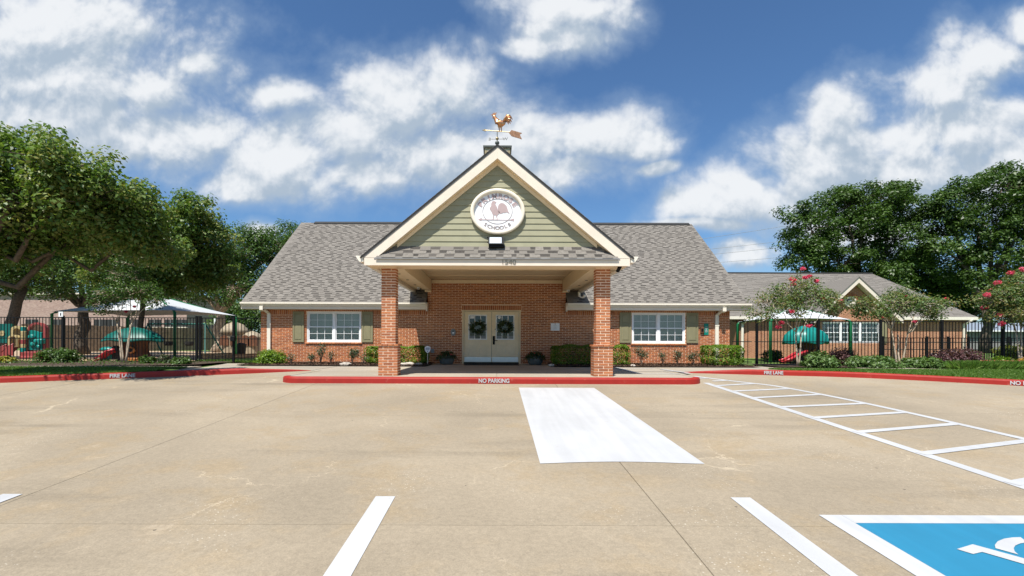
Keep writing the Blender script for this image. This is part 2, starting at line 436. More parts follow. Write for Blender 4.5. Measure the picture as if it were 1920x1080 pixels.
# ------------------------------------------------------------------ mesh helpers
class MB:
    def __init__(self):
        self.v = []; self.f = []
    def add(self, vs, fs):
        o = len(self.v)
        self.v.extend([tuple(p) for p in vs])
        self.f.extend([tuple(i + o for i in f) for f in fs])
        return self
    def box(self, x0, x1, y0, y1, z0, z1):
        if x0 > x1: x0, x1 = x1, x0
        if y0 > y1: y0, y1 = y1, y0
        if z0 > z1: z0, z1 = z1, z0
        return self.add([(x0, y0, z0), (x1, y0, z0), (x1, y1, z0), (x0, y1, z0), (x0, y0, z1), (x1, y0, z1), (x1, y1, z1), (x0, y1, z1)],
                        [(0, 3, 2, 1), (4, 5, 6, 7), (0, 1, 5, 4), (1, 2, 6, 5), (2, 3, 7, 6), (3, 0, 4, 7)])
    def bbox(self, x0, x1, y0, y1, z0, z1, b):
        """box with its front (-Y) edges chamfered"""
        vs = [(x0, y0 + b, z0), (x1, y0 + b, z0), (x1, y1, z0), (x0, y1, z0), (x0, y0 + b, z1), (x1, y0 + b, z1), (x1, y1, z1), (x0, y1, z1),
              (x0 + b, y0, z0 + b), (x1 - b, y0, z0 + b), (x1 - b, y0, z1 - b), (x0 + b, y0, z1 - b)]
        return self.add(vs, [(0, 3, 2, 1), (4, 5, 6, 7), (1, 2, 6, 5), (2, 3, 7, 6), (3, 0, 4, 7), (8, 9, 10, 11), (0, 1, 9, 8), (1, 5, 10, 9), (5, 4, 11, 10), (4, 0, 8, 11)])
    def prism_y(self, poly, y0, y1):
        """polygon of (x, z) extruded along Y"""
        n = len(poly)
        vs = [(x, y0, z) for x, z in poly] + [(x, y1, z) for x, z in poly]
        fs = [tuple(range(n)), tuple(range(2 * n - 1, n - 1, -1))] + [(i, i + n, (i + 1) % n + n, (i + 1) % n) for i in range(n)]
        return self.add(vs, fs)
    def prism_x(self, poly, x0, x1):
        n = len(poly)
        vs = [(x0, y, z) for y, z in poly] + [(x1, y, z) for y, z in poly]
        fs = [tuple(range(n)), tuple(range(2 * n - 1, n - 1, -1))] + [(i, i + n, (i + 1) % n + n, (i + 1) % n) for i in range(n)]
        return self.add(vs, fs)
    def prism_z(self, poly, z0, z1):
        n = len(poly)
        vs = [(x, y, z0) for x, y in poly] + [(x, y, z1) for x, y in poly]
        fs = [tuple(range(n)), tuple(range(2 * n - 1, n - 1, -1))] + [(i, i + n, (i + 1) % n + n, (i + 1) % n) for i in range(n)]
        return self.add(vs, fs)
    def tube(self, pts, rad, n=8, cap=True):
        pts = [Vector(p) for p in pts]
        if isinstance(rad, (int, float)):
            rad = [rad] * len(pts)
        vs = []; fs = []
        for i, p in enumerate(pts):
            t = (pts[min(i + 1, len(pts) - 1)] - pts[max(i - 1, 0)])
            t = t.normalized() if t.length > 1e-9 else Vector((0, 0, 1))
            a = Vector((1, 0, 0)) if abs(t.x) < 0.8 else Vector((0, 1, 0))
            u = t.cross(a).normalized(); w = t.cross(u)
            for k in range(n):
                an = 2 * math.pi * k / n
                vs.append(p + (u * math.cos(an) + w * math.sin(an)) * rad[i])
        for i in range(len(pts) - 1):
            for k in range(n):
                fs.append((i * n + k, i * n + (k + 1) % n, (i + 1) * n + (k + 1) % n, (i + 1) * n + k))
        if cap:
            fs.append(tuple(range(n - 1, -1, -1))); fs.append(tuple(range((len(pts) - 1) * n, len(pts) * n)))
        return self.add(vs, fs)
    def lathe(self, prof, c, n=24, sx=1.0, sy=1.0, close=True):
        """(r, z) profile turned about the vertical axis through c"""
        vs = []; fs = []
        for r, z in prof:
            for k in range(n):
                an = 2 * math.pi * k / n
                vs.append((c[0] + r * sx * math.cos(an), c[1] + r * sy * math.sin(an), c[2] + z))
        for i in range(len(prof) - 1):
            for k in range(n):
                fs.append((i * n + k, i * n + (k + 1) % n, (i + 1) * n + (k + 1) % n, (i + 1) * n + k))
        if close:
            fs.append(tuple(range(n - 1, -1, -1))); fs.append(tuple(range((len(prof) - 1) * n, len(prof) * n)))
        return self.add(vs, fs)
    def ring_y(self, c, prof, n=64, sx=1.0, sz=1.0):
        """(r, y) closed profile swept round an ellipse that faces -Y"""
        vs = []; fs = []; m = len(prof)
        for k in range(n):
            an = 2 * math.pi * k / n
            for r, y in prof:
                vs.append((c[0] + (sx + r) * math.cos(an), c[1] + y, c[2] + (sz + r) * math.sin(an)))
        for k in range(n):
            for j in range(m):
                fs.append((k * m + j, k * m + (j + 1) % m, ((k + 1) % n) * m + (j + 1) % m, ((k + 1) % n) * m + j))
        return self.add(vs, fs)
    def ball(self, c, r, n=12, sx=1, sy=1, sz=1):
        prof = [(r * math.sin(math.pi * i / n) + 1e-4, -r * math.cos(math.pi * i / n) * sz) for i in range(n + 1)]
        return self.lathe(prof, c, 2 * n, sx, sy)
    def mesh(self, name, mat, smooth_=False):
        me = bpy.data.meshes.new(name)
        me.from_pydata(self.v, [], self.f)
        me.update()
        if mat:
            me.materials.append(MATS[mat])
        if smooth_:
            me.polygons.foreach_set('use_smooth', [True] * len(me.polygons))
        return me
    def build(self, name, mat, parent=None, smooth_=False, fix=True):
        me = self.mesh(name, mat, smooth_)
        if fix:
            fix_normals(me)
        return link(name, me, parent)

def fix_normals(me):
    import bmesh
    bm = bmesh.new(); bm.from_mesh(me)
    bmesh.ops.recalc_face_normals(bm, faces=bm.faces)
    bm.to_mesh(me); bm.free()

def link(name, me, parent=None, loc=None):
    o = bpy.data.objects.new(name, me)
    COL.objects.link(o)
    if loc is not None:
        o.location = loc
    if parent is not None:
        o.parent = parent
        if parent.get('_base') is not None:
            b = parent['_base']
            o.matrix_parent_inverse = Matrix.Translation((-b[0], -b[1], -b[2]))
    return o

def thing(name, label, cat, loc=(0, 0, 0), group=None):
    o = bpy.data.objects.new(name, None)
    COL.objects.link(o)
    o.location = loc
    o.empty_display_size = 0.2
    o['_base'] = list(loc)
    o['label'] = label; o['category'] = cat
    if group: o['group'] = group
    return o

def tag(o, label, cat, group=None):
    o['label'] = label; o['category'] = cat
    if group: o['group'] = group
    return o

def struct(o):
    o['kind'] = 'structure'
    return o

def copy_thing(src, delta, label=None, turn=None):
    """a copy of a thing moved by delta, with copies of its parts and sub-parts"""
    c = src.copy(); COL.objects.link(c)
    c.location = Vector(src.location) + Vector(delta)
    if label: c['label'] = label
    if turn is not None: c.rotation_euler[2] = turn
    for ch in src.children:
        p = ch.copy(); COL.objects.link(p); p.parent = c
        for g in ch.children:
            q = g.copy(); COL.objects.link(q); q.parent = p
    return c

def text_mesh(s, height, mat, depth=0.004, sx=1.0, bold=0.0):
    """flat lettering in the XZ plane, centred, cap height given"""
    cu = bpy.data.curves.new('lettering', 'FONT')
    cu.body = s
    cu.align_x = 'CENTER'
    cu.size = height / 0.70
    cu.extrude = depth
    cu.offset = bold
    o = bpy.data.objects.new('lettering', cu)
    COL.objects.link(o)
    dg = bpy.context.evaluated_depsgraph_get()
    me = bpy.data.meshes.new_from_object(o.evaluated_get(dg))
    bpy.data.objects.remove(o)
    n = len(me.vertices)
    co = np.empty(n * 3); me.vertices.foreach_get('co', co); co = co.reshape(-1, 3)
    co = np.stack([co[:, 0] * sx, -co[:, 2], co[:, 1] - height * 0.5], axis=1)
    me.vertices.foreach_set('co', co.ravel()); me.update()
    me.materials.clear(); me.materials.append(MATS[mat])
    return me

def move_mesh(me, M):
    me.transform(M); me.update(); return me

# leaves: one folded diamond per leaf
def leaf_mesh(name, pos, size, mat, up=0.6, aspect=0.55, rnd=None, dirs=None, fold=0.25, spread=1.0):
    n = len(pos)
    pos = np.asarray(pos, dtype=np.float64)
    size = np.broadcast_to(np.asarray(size, dtype=np.float64), (n,)).copy() * RNG.uniform(0.7, 1.25, n)
    nor = RNG.normal(size=(n, 3)) * spread; nor[:, 2] = np.abs(nor[:, 2]) + up
    if dirs is not None:
        nor += dirs
    nor /= np.linalg.norm(nor, axis=1)[:, None]
    t = RNG.normal(size=(n, 3)); t -= (t * nor).sum(1)[:, None] * nor
    t /= np.linalg.norm(t, axis=1)[:, None]
    b = np.cross(nor, t)
    h = size[:, None] * 0.5
    P = np.empty((n, 4, 3))
    P[:, 0] = pos - t * h
    P[:, 1] = pos + b * h * aspect + nor * h * fold
    P[:, 2] = pos + t * h - nor * h * 0.15
    P[:, 3] = pos - b * h * aspect + nor * h * fold
    return quads_mesh(name, P, mat, rnd)

def quads_mesh(name, P, mat, rnd=None):
    n = len(P)
    me = bpy.data.meshes.new(name)
    me.vertices.add(4 * n); me.vertices.foreach_set('co', P.reshape(-1))
    me.loops.add(4 * n); me.loops.foreach_set('vertex_index', np.arange(4 * n, dtype=np.int32))
    me.polygons.add(n)
    me.polygons.foreach_set('loop_start', np.arange(0, 4 * n, 4, dtype=np.int32))
    if rnd is None:
        rnd = RNG.uniform(0, 1, n)
    a = me.attributes.new('rnd', 'FLOAT', 'FACE')
    a.data.foreach_set('value', np.clip(rnd, 0, 1).astype(np.float32))
    me.update(calc_edges=True)
    me.materials.append(MATS[mat])
    return me
# ------------------------------------------------------------------ ground, lot, kerbs, walks, markings
def lot_z(d):
    return -0.148 - 0.0589 * (11.5 - d)

def spline(pts, n=8):
    out = []
    P = [np.array(p, float) for p in pts]
    for i in range(len(P) - 1):
        p0 = P[max(i - 1, 0)]; p1 = P[i]; p2 = P[i + 1]; p3 = P[min(i + 2, len(P) - 1)]
        for k in range(n):
            t = k / n
            out.append(tuple(0.5 * ((2 * p1) + (-p0 + p2) * t + (2 * p0 - 5 * p1 + 4 * p2 - p3) * t * t + (-p0 + 3 * p1 - 3 * p2 + p3) * t ** 3)))
    out.append(tuple(P[-1]))
    return out

def sheet(name, poly, z, mat, parent=None, thick=0.0):
    mb = MB()
    if callable(z):
        mb.add([(x, y, z(y)) for x, y in poly], [tuple(range(len(poly)))])
    else:
        mb.prism_z(poly, z - thick, z) if thick else mb.add([(x, y, z) for x, y in poly], [tuple(range(len(poly)))])
    return mb.build(name, mat, parent)

g = MB()
ys = [-120, 12.6, 13.6, 17.5, 900]
zs = [lot_z(-120) - 0.1, lot_z(12.6) - 0.12, -0.13, -0.03, -0.03]
for i in range(4):
    g.add([(-900, ys[i], zs[i]), (900, ys[i], zs[i]), (900, ys[i + 1], zs[i + 1]), (-900, ys[i + 1], zs[i + 1])], [(0, 1, 2, 3)])
struct(g.build('ground', 'lawn'))

lot = MB()
lot.add([(-40, -14, lot_z(-14) - 0.012), (40, -14, lot_z(-14) - 0.012), (40, 13.995, lot_z(13.995) - 0.012), (-40, 13.995, lot_z(13.995) - 0.012)], [(0, 1, 2, 3)])
lot = struct(lot.build('parking_lot', 'joint'))
XJ = [-38.6, -32.8, -27.1, -21.4, -15.7, -10.0, -4.3, 1.40, 7.1, 12.8, 18.5, 24.2, 30, 36]
YJ = [-13.5, -8.8, -5.8, -1.0, 3.81, 8.2, 13.99]
for i in range(len(XJ) - 1):
    for j in range(len(YJ) - 1):
        gx, gy = 0.0024, 0.0020
        x0, x1, y0, y1 = XJ[i] + gx, XJ[i + 1] - gx, YJ[j] + gy, YJ[j + 1] - gy
        mb = MB()
        dz = random.uniform(-0.0012, 0.0012)
        b = 0.0025
        top = [(x0 + b, y0 + b), (x1 - b, y0 + b), (x1 - b, y1 - b), (x0 + b, y1 - b)]
        bot = [(x0, y0), (x1, y0), (x1, y1), (x0, y1)]
        mb.add([(x, y, lot_z(y) + dz) for x, y in top] + [(x, y, lot_z(y) + dz - 0.008) for x, y in bot],
               [(0, 1, 2, 3), (0, 4, 5, 1), (1, 5, 6, 2), (2, 6, 7, 3), (3, 7, 4, 0)])
        mb.build('slab', 'lot_concrete', lot)

def mark(poly, mat='white_paint', lift=0.005, name='painted_marking', parent=lot):
    return sheet(name, poly, lambda y: lot_z(y) + lift, mat, parent)

def stripe(p, q, w, lift=0.005, mat='white_paint', z=None):
    d = Vector((q[0] - p[0], q[1] - p[1])).normalized(); n = Vector((-d.y, d.x)) * w / 2
    poly = [(p[0] + n.x, p[1] + n.y), (q[0] + n.x, q[1] + n.y), (q[0] - n.x, q[1] - n.y), (p[0] - n.x, p[1] - n.y)]
    if z is None:
        return mark(poly, mat, lift)
    return sheet('painted_marking', poly, z, mat, lot)

# the big white loading rectangle, its near edge brushed in a shallow curve
blk = [(0.50, 10.88), (0.49, 5.37)] + [(0.49 + (2.335 - 0.49) * t, 5.37 + 0.08 * math.sin(math.pi * t) ** 1.0 * (1 if t > 0.05 else 0)) for t in (0.15, 0.3, 0.45, 0.6, 0.75, 0.9)] + [(2.335, 5.38), (2.21, 10.88)]
mark(blk, 'white_paint')
mark([(-1.103, 4.395), (-1.103, 0.3), (-0.925, 0.3), (-0.925, 4.395)])
mark([(2.145, 4.395), (2.145, 0.3), (2.325, 0.3), (2.325, 4.395)])
mark([(-4.54, 4.42), (-4.54, 0.3), (-4.36, 0.3), (-4.36, 4.42)])
# accessible bay: white border, blue field, white symbol
bw = 0.19
mark([(2.70, 4.02), (2.70, 0.3), (2.70 + bw, 0.3), (2.70 + bw, 4.02)])
mark([(2.70 + bw + 0.002, 4.02), (2.70 + bw + 0.002, 3.865), (5.0, 3.865), (5.0, 4.02)])
mark([(2.70 + bw + 0.002, 3.863), (2.70 + bw + 0.002, 2.10), (5.0, 2.10), (5.0, 3.863)], 'blue_paint', 0.0045)
mark([(5.002, 4.02), (5.002, 0.3), (5.002 + bw, 0.3), (5.002 + bw, 4.02)])
mark([(2.70 + bw + 0.002, 2.098), (2.70 + bw + 0.002, 1.945), (5.0, 1.945), (5.0, 2.098)])
def sym(pts):
    mark(pts, 'white_paint', 0.009, 'access_symbol')
def G(px, py):
    d = 1512.0 / (py - 588.0 - (px - CX) * ROLL)
    return ((px - CX) * d / F, d)
sym([G(1795.4, 1031.6), G(1825, 1022.5), G(1968, 1062), G(1968, 1073.5), G(1843, 1037), G(1826, 1041)])                    # leg and footrest
out_ = [G(1868, 1030), G(1866.6, 1024), G(1872, 1017), G(1884, 1012), G(1900, 1009.6), G(1915, 1009.2)]
inn_ = [G(1911, 1042), G(1904, 1036), G(1902, 1030), G(1905, 1025), G(1914, 1021), G(1928, 1019)]
for k in range(5):                                                                                                        # wheel
    sym([out_[k], out_[k + 1], inn_[k + 1], inn_[k]])
wc, wo, wi = (4.02, 3.30), (0.44, 0.245), (0.33, 0.175)
arc = [math.radians(a) for a in range(108, -100, -13)]
for a, b in zip(arc[:-1], arc[1:]):
    sym([(wc[0] + wo[0] * math.cos(a), wc[1] + wo[1] * math.sin(a)), (wc[0] + wo[0] * math.cos(b), wc[1] + wo[1] * math.sin(b)), (wc[0] + wi[0] * math.cos(b), wc[1] + wi[1] * math.sin(b)), (wc[0] + wi[0] * math.cos(a), wc[1] + wi[1] * math.sin(a))])
sym([(3.86, 3.17), (3.86, 3.10), (4.08, 3.02), (4.08, 2.62), (4.19, 2.62), (4.19, 3.10)])                                   # seat and back
sym([(4.135 + 0.115 * math.cos(a), 2.50 + 0.095 * math.sin(a)) for a in [2 * math.pi * k / 20 for k in range(20)]])

# hatched walkway
outer = spline([(6.42, 11.5), (6.65, 10.95), (7.0, 9.13), (7.17, 6.53), (7.22, 4.0), (7.24, 1.0)], 4)
outer = spline([(5.35, 13.0), (5.9, 12.15), (6.42, 11.5)], 4)[:-1] + outer
for p, q in zip(outer[:-1], outer[1:]):
    stripe(p, q, 0.135)
stripe((5.12, 11.75), (5.19, 1.0), 0.15)
for (d0, d1) in ((11.26, 11.65), (10.47, 10.85), (9.65, 10.08), (8.70, 9.08), (7.80, 8.26), (6.85, 7.40), (5.80, 6.42), (4.78, 5.45), (3.7, 4.4)):
    xo = min(outer, key=lambda p: abs(p[1] - d1))[0]
    stripe((5.13, d0), (xo - 0.07, d1), 0.125, 0.0075)
stripe((5.42, 12.05), (5.85, 12.2), 0.11, 0.0075)
stripe((5.12, 12.55), (5.55, 12.6), 0.11, 0.0075)

# kerbs
def kerb(name, pts, back, hf, width=0.16, mat='red_kerb'):
    """red kerb along pts (x, y); back = +1 or -1 side; hf(i, x, y) -> (z bottom, z top)"""
    mb = MB(); n = len(pts); vs = []; fs = []
    prof_n = 6
    for i, (x, y) in enumerate(pts):
        t = Vector((pts[min(i + 1, n - 1)][0] - pts[max(i - 1, 0)][0], pts[min(i + 1, n - 1)][1] - pts[max(i - 1, 0)][1])).normalized()
        nb = Vector((-t.y, t.x)) * back
        zb, zt = hf(i / (n - 1), x, y)
        h = zt - zb
        for (o, z) in ((0.0, zb - 0.02), (0.008, zb + h * 0.72), (0.022, zb + h * 0.93), (0.05, zt), (width, zt), (width, zb - 0.05)):
            vs.append((x + nb.x * o, y + nb.y * o, z))
    for i in range(n - 1):
        for k in range(prof_n - 1):
            fs.append((i * prof_n + k, i * prof_n + k + 1, (i + 1) * prof_n + k + 1, (i + 1) * prof_n + k))
    fs.append(tuple(range(prof_n))); fs.append(tuple(range((n - 1) * prof_n, n * prof_n)))
    mb.add(vs, fs)
    o = struct(mb.build(name, mat))
    return o

KL = spline([(-5.41, 13.97), (-6.5, 13.42), (-7.64, 12.93), (-11.74, 11.34), (-16, 9.75), (-24, 6.8), (-34, 3.0)], 6)
def hl(t, x, y):
    zb = lot_z(y); k = min(1, max(0.02, (-5.41 - x) / 1.6))
    return zb, zb + 0.148 * k ** 0.8
kerb_left = kerb('kerb', KL, -1, hl)
KR = spline([(5.25, 13.77), (6.4, 13.52), (7.77, 13.24), (9.77, 12.78), (12.53, 11.41), (16.5, 9.2), (24, 4.6)], 6)
def hr(t, x, y):
    zb = lot_z(y); k = min(1, max(0.02, (x - 5.25) / 1.8))
    return zb, zb + 0.142 * k ** 0.8
kerb_right = kerb('kerb', KR, 1, hr)
r = 0.45
IX0, IX1, IY = -5.27, 5.02, 11.47
KI = [(IX0, 14.0), (IX0, 13.0)] + [(IX0 + r - r * math.cos(a), IY + r - r * math.sin(a)) for a in [math.pi / 2 * k / 8 for k in range(9)]]
KI += [(IX0 + r + (IX1 - IX0 - 2 * r) * k / 12, IY) for k in range(1, 12)]
KI += [(IX1 - r + r * math.sin(a), IY + r - r * math.cos(a)) for a in [math.pi / 2 * k / 8 for k in range(9)]] + [(IX1, 13.0), (IX1, 14.0)]
hi = lambda t, x, y: (lot_z(y), 0.004)
kerb_mid = kerb('kerb', KI[2:-2], 1, hi)
for part in (KI[:3], KI[-3:]):
    kerb('kerb', part, 1, hi, mat='walk_concrete')

def kerb_text(parent, s, x, y, ang, z, h, sx=1.0):
    me = text_mesh(s, h, 'white_paint', 0.0015, sx * ST, 0.004)
    move_mesh(me, Matrix.Translation((x, y, z)) @ Matrix.Rotation(ang, 4, 'Z') @ Matrix.Rotation(math.radians(-4), 4, 'X'))
    return link('lettering', me, parent)
kerb_text(kerb_mid, 'NO PARKING', PX(926.5, 11.47), 11.466, 0, -0.073, 0.095, 0.76)
def near(K, x):
    i = min(range(1, len(K) - 1), key=lambda k: abs(K[k][0] - x))
    a = math.atan2(K[i + 1][1] - K[i - 1][1], K[i + 1][0] - K[i - 1][0])
    if math.cos(a) < 0: a += math.pi
    # height on the exact line
    j = i if (K[i][0] - x) * (K[i + 1][0] - x) <= 0 else i - 1
    t = (x - K[j][0]) / (K[j + 1][0] - K[j][0])
    return K[j][1] + t * (K[j + 1][1] - K[j][1]), a
for K, par, px, dd, s, sx in ((KL, kerb_left, 236, 12.3, 'FIRE LANE', 0.80), (KR, kerb_right, 1451, 13.25, 'FIRE LANE', 0.72), (KR, kerb_right, 1929, 11.4, 'NO PARKING', 0.80)):
    x = PX(px, dd); y, a = near(K, x)
    kerb_text(par, s, x, y - 0.007, a, lot_z(y) + 0.074, 0.088, sx)

# walks (concrete, flush with the island)
walk = MB()
walk.add([(-5.0, 11.8, -0.03), (4.8, 11.8, -0.03), (4.8, 18.7, -0.03), (-5.0, 18.7, -0.03)], [(0, 1, 2, 3)])
walk.add([(-9.5, 14.0, -0.031), (9.2, 14.0, -0.031), (9.2, 16.4, -0.031), (-9.5, 16.4, -0.031)], [(0, 1, 2, 3)])
walk = struct(walk.build('walkway', 'walk_concrete'))
def slab(poly, z=0.0, mat='walk_concrete', par=None):
    mb = MB(); n = len(poly)
    mb.prism_z(poly, z - 0.045, z)
    return mb.build('slab', mat, par or walk)
gp = 0.004
xs = [IX0 + 0.165, -2.55, 0.0, 2.45, IX1 - 0.165]
for i in range(4):
    slab([(xs[i] + gp, IY + 0.165), (xs[i + 1] - gp, IY + 0.165), (xs[i + 1] - gp, 14.0 - gp), (xs[i] + gp, 14.0 - gp)])
xs2 = [-5.42, -2.42, 0.0, 1.98, 5.26]
for i in range(4):
    slab([(xs2[i] + gp, 14.0 + gp), (xs2[i + 1] - gp, 14.0 + gp), (xs2[i + 1] - gp, 16.35), (xs2[i] + gp, 16.35)])
for (a, b) in ((-2.42, 0.0), (0.0, 1.98)):
    slab([(a + gp, 16.35 + gp), (b - gp, 16.35 + gp), (b - gp, 18.66), (a + gp, 18.66)])
for poly in ([(-12.6, 14.45), (-9.4, 14.3), (-9.4, 15.3), (-12.6, 15.3)], [(-30, 14.45), (-12.62, 14.45), (-12.62, 15.25), (-30, 15.25)]):
    slab(poly, 0.045)
kb = [(x, y) for x, y in KL if -9.6 < x < -5.45]
side = [(x + 0.06, y + 0.15) for x, y in kb]
slab([(-5.43, 14.05)] + side + [(-9.38, 15.3), (-10.2, 18.2), (-9.2, 18.2), (-8.9, 16.35), (-5.43, 16.35)], 0.004)
kb = [(x, y) for x, y in KR if 5.3 < x < 8.9]
slab([(5.27, 14.0)] + [(x + 0.03, y + 0.16) for x, y in kb] + [(9.0, 14.85), (12.0, 14.85), (12.0, 16.1), (9.6, 16.5), (9.3, 18.1), (9.0, 18.1), (9.0, 16.35), (5.27, 16.35)], 0.004)
slab([(12.02, 14.85), (16.2, 14.9), (16.2, 15.9), (12.02, 16.1)], 0.03)
# painted path on the walk towards the door side
stripe((4.02, 16.2), (3.86, 13.0), 0.12, z=0.012)
stripe((5.2, 15.2), (5.33, 13.3), 0.12, z=0.012)
stripe((4.05, 14.1), (5.22, 14.15), 0.10, z=0.012)
stripe((3.95, 15.3), (5.1, 15.6), 0.10, z=0.012)
stripe((3.9, 13.0), (5.3, 12.98), 0.08, z=0.014)

# lawns and beds
def strip(name, A, B, za, zb, mat):
    mb = MB(); n = len(A)
    mb.add([(x, y, za(x, y)) for x, y in A] + [(x, y, zb) for x, y in B], [(i, i + 1, n + i + 1, n + i) for i in range(n - 1)])
    return struct(mb.build(name, mat))
LA = [(x + 0.05, y + 0.15) for x, y in KL if x < -9.2]
LB = [(x, 14.45) for x, y in LA]
strip('lawn', LA, LB, lambda x, y: lot_z(y - 0.15) + 0.135, 0.04, 'lawn')
RA = [(x + 0.05, y + 0.15) for x, y in KR if x > 8.2]
RB = [(x, 14.86) for x, y in RA]
strip('lawn', RA, RB, lambda x, y: lot_z(y - 0.15) + 0.13, 0.032, 'lawn')
def bed(poly, z, name='mulch_bed', mat='mulch'):
    o = sheet(name, poly, z, mat); return struct(o)
bed([(-30, 15.25), (-12.0, 15.25), (-10.3, 16.4), (-10.3, 18.9), (-30, 18.9)], 0.05)
bed([(-8.9, 16.35), (-2.43, 16.35), (-2.43, 18.74), (-9.2, 18.74)], 0.035)
bed([(1.99, 16.35), (9.0, 16.35), (9.1, 18.74), (1.99, 18.74)], 0.035)
bed([(9.7, 16.5), (12, 16.1), (16.2, 15.9), (16.2, 14.9), (32, 14.9), (32, 18.8), (9.5, 18.8)], 0.04)
bed([(-40, 18.9), (-9.9, 18.9), (-9.9, 40), (-60, 40)], 0.0, 'play_area', 'play_surface')
bed([(-11.6, 18.95), (-9.3, 18.95), (-9.3, 22.6), (-12.5, 21.4)], 0.012, 'lawn', 'lawn')

# grass blades
def blades(name, regions, n, h=0.055, w=0.012, zf=None, mat='grass_blade', lean=0.5):
    P = []
    for (poly_fn, cnt) in regions:
        P.append(poly_fn(cnt))
    p = np.concatenate(P)
    m = len(p)
    a = RNG.uniform(0, 2 * math.pi, m); hh = h * RNG.uniform(0.5, 1.3, m)
    dx = np.stack([np.cos(a), np.sin(a), np.zeros(m)], 1) * (w / 2)
    ln = RNG.normal(size=(m, 3)) * (h * lean); ln[:, 2] = 0
    top = p + ln + np.stack([np.zeros(m), np.zeros(m), hh], 1)
    mid = p + ln * 0.35 + np.stack([np.zeros(m), np.zeros(m), hh * 0.6], 1)
    Q = np.stack([p - dx, p + dx, mid + dx * 0.8, top], 1)
    o = link(name, quads_mesh(name, Q, mat))
    o['kind'] = 'stuff'
    return o
def strip_pts(A, B, za, zb, xmin, xmax):
    A = np.array(A); B = np.array(B)
    o = np.argsort(A[:, 0]); A = A[o]; B = B[o]
    def fn(n):
        x = RNG.uniform(xmin, xmax, n); t = RNG.uniform(0, 1, n)
        ya = np.interp(x, A[:, 0], A[:, 1]); yb = np.interp(x, B[:, 0], B[:, 1])
        y = ya + t * (yb - ya)
        z0 = np.array([za(0, v) for v in ya])
        return np.stack([x, y, z0 + t * (zb - z0)], 1)
    return fn
gl = blades('grass', [(strip_pts(LA, LB, lambda x, y: lot_z(y - 0.15) + 0.135, 0.04, -18, -9.3), 60000)], 0)
tag(gl, 'mown grass verge between the red kerb and the walk under the trees', 'grass')
gr = blades('grass', [(strip_pts(RA, RB, lambda x, y: lot_z(y - 0.15) + 0.13, 0.032, 8.4, 20), 60000)], 0)
tag(gr, 'mown grass verge behind the red kerb by the flower bed', 'grass')
def rect_pts(x0, x1, y0, y1, z):
    return lambda n: np.stack([RNG.uniform(x0, x1, n), RNG.uniform(y0, y1, n), np.full(n, z)], 1)
gg = blades('grass', [(rect_pts(-12.3, -9.4, 19.0, 22.4, 0.012), 14000)], 0)
tag(gg, 'bright grass patch inside the fence by the brick corner', 'grass')
# ------------------------------------------------------------------ the school building
WD = 18.75                      # front wall plane
BX0, BX1 = PX(489, WD), PX(1368, WD)
DX0, DX1 = PX(801.7, WD), PX(1060.5, WD)   # taller wall behind the portico
COURSE, BL = 0.0677, 0.203 * ST
WTOP, DTOP = 2.085, 3.30
bld = thing('school_building', 'red brick school building with grey shingle roof and gabled entrance portico', 'building', (0, WD, 0))

holes = []
def rect_from_px(px0, px1, py0, py1, d):
    pm = (px0 + px1) / 2
    return (PX(px0, d), PX(px1, d), PZ(pm, py1, d), PZ(pm, py0, d))
WINL = rect_from_px(575.5, 677, 584, 641.5, WD)
WINR = rect_from_px(1184.7, 1284.5, 586.5, 644, WD)
DOOR = (PX(866.5, WD), PX(976, WD), -0.02, PZ(921, 581.6, WD))
holes = [WINL, WINR, DOOR]

def cells(x0, x1, z0, z1, hs):
    xs = sorted(set([x0, x1] + [min(max(h[k], x0), x1) for h in hs for k in (0, 1)]))
    zs = sorted(set([z0, z1] + [min(max(h[k], z0), z1) for h in hs for k in (2, 3)]))
    out = []
    for i in range(len(xs) - 1):
        for j in range(len(zs) - 1):
            cx, cz = (xs[i] + xs[i + 1]) / 2, (zs[j] + zs[j + 1]) / 2
            if not any(h[0] < cx < h[1] and h[2] < cz < h[3] for h in hs):
                out.append((xs[i], xs[i + 1], zs[j], zs[j + 1]))
    return out
w = MB()
for (a, b, c, d) in cells(BX0, BX1, -0.3, WTOP, holes):
    w.box(a, b, WD, WD + 0.2, c, d)
w.box(DX0, DX1, WD, WD + 0.2, WTOP, DTOP)
wall = w.build('wall', 'mortar', bld)
s = MB()
for x0, x1 in ((BX0, BX0 + 0.2), (BX1 - 0.2, BX1)):
    s.prism_x([(WD + 0.2, -0.3), (29.2, -0.3), (29.2, 2.2), (24, 6.5), (WD + 0.2, 2.45)], x0, x1)
s.box(BX0 + 0.2, BX1 - 0.2, 29.0, 29.2, -0.3, 2.2)
s.build('side_wall', 'brick_side', bld)
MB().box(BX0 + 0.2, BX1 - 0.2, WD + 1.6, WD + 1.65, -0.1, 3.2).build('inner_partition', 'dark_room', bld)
MB().box(BX0 + 0.2, BX1 - 0.2, WD + 0.2, 29, -0.12, -0.05).build('inner_floor', 'dark_room', bld)

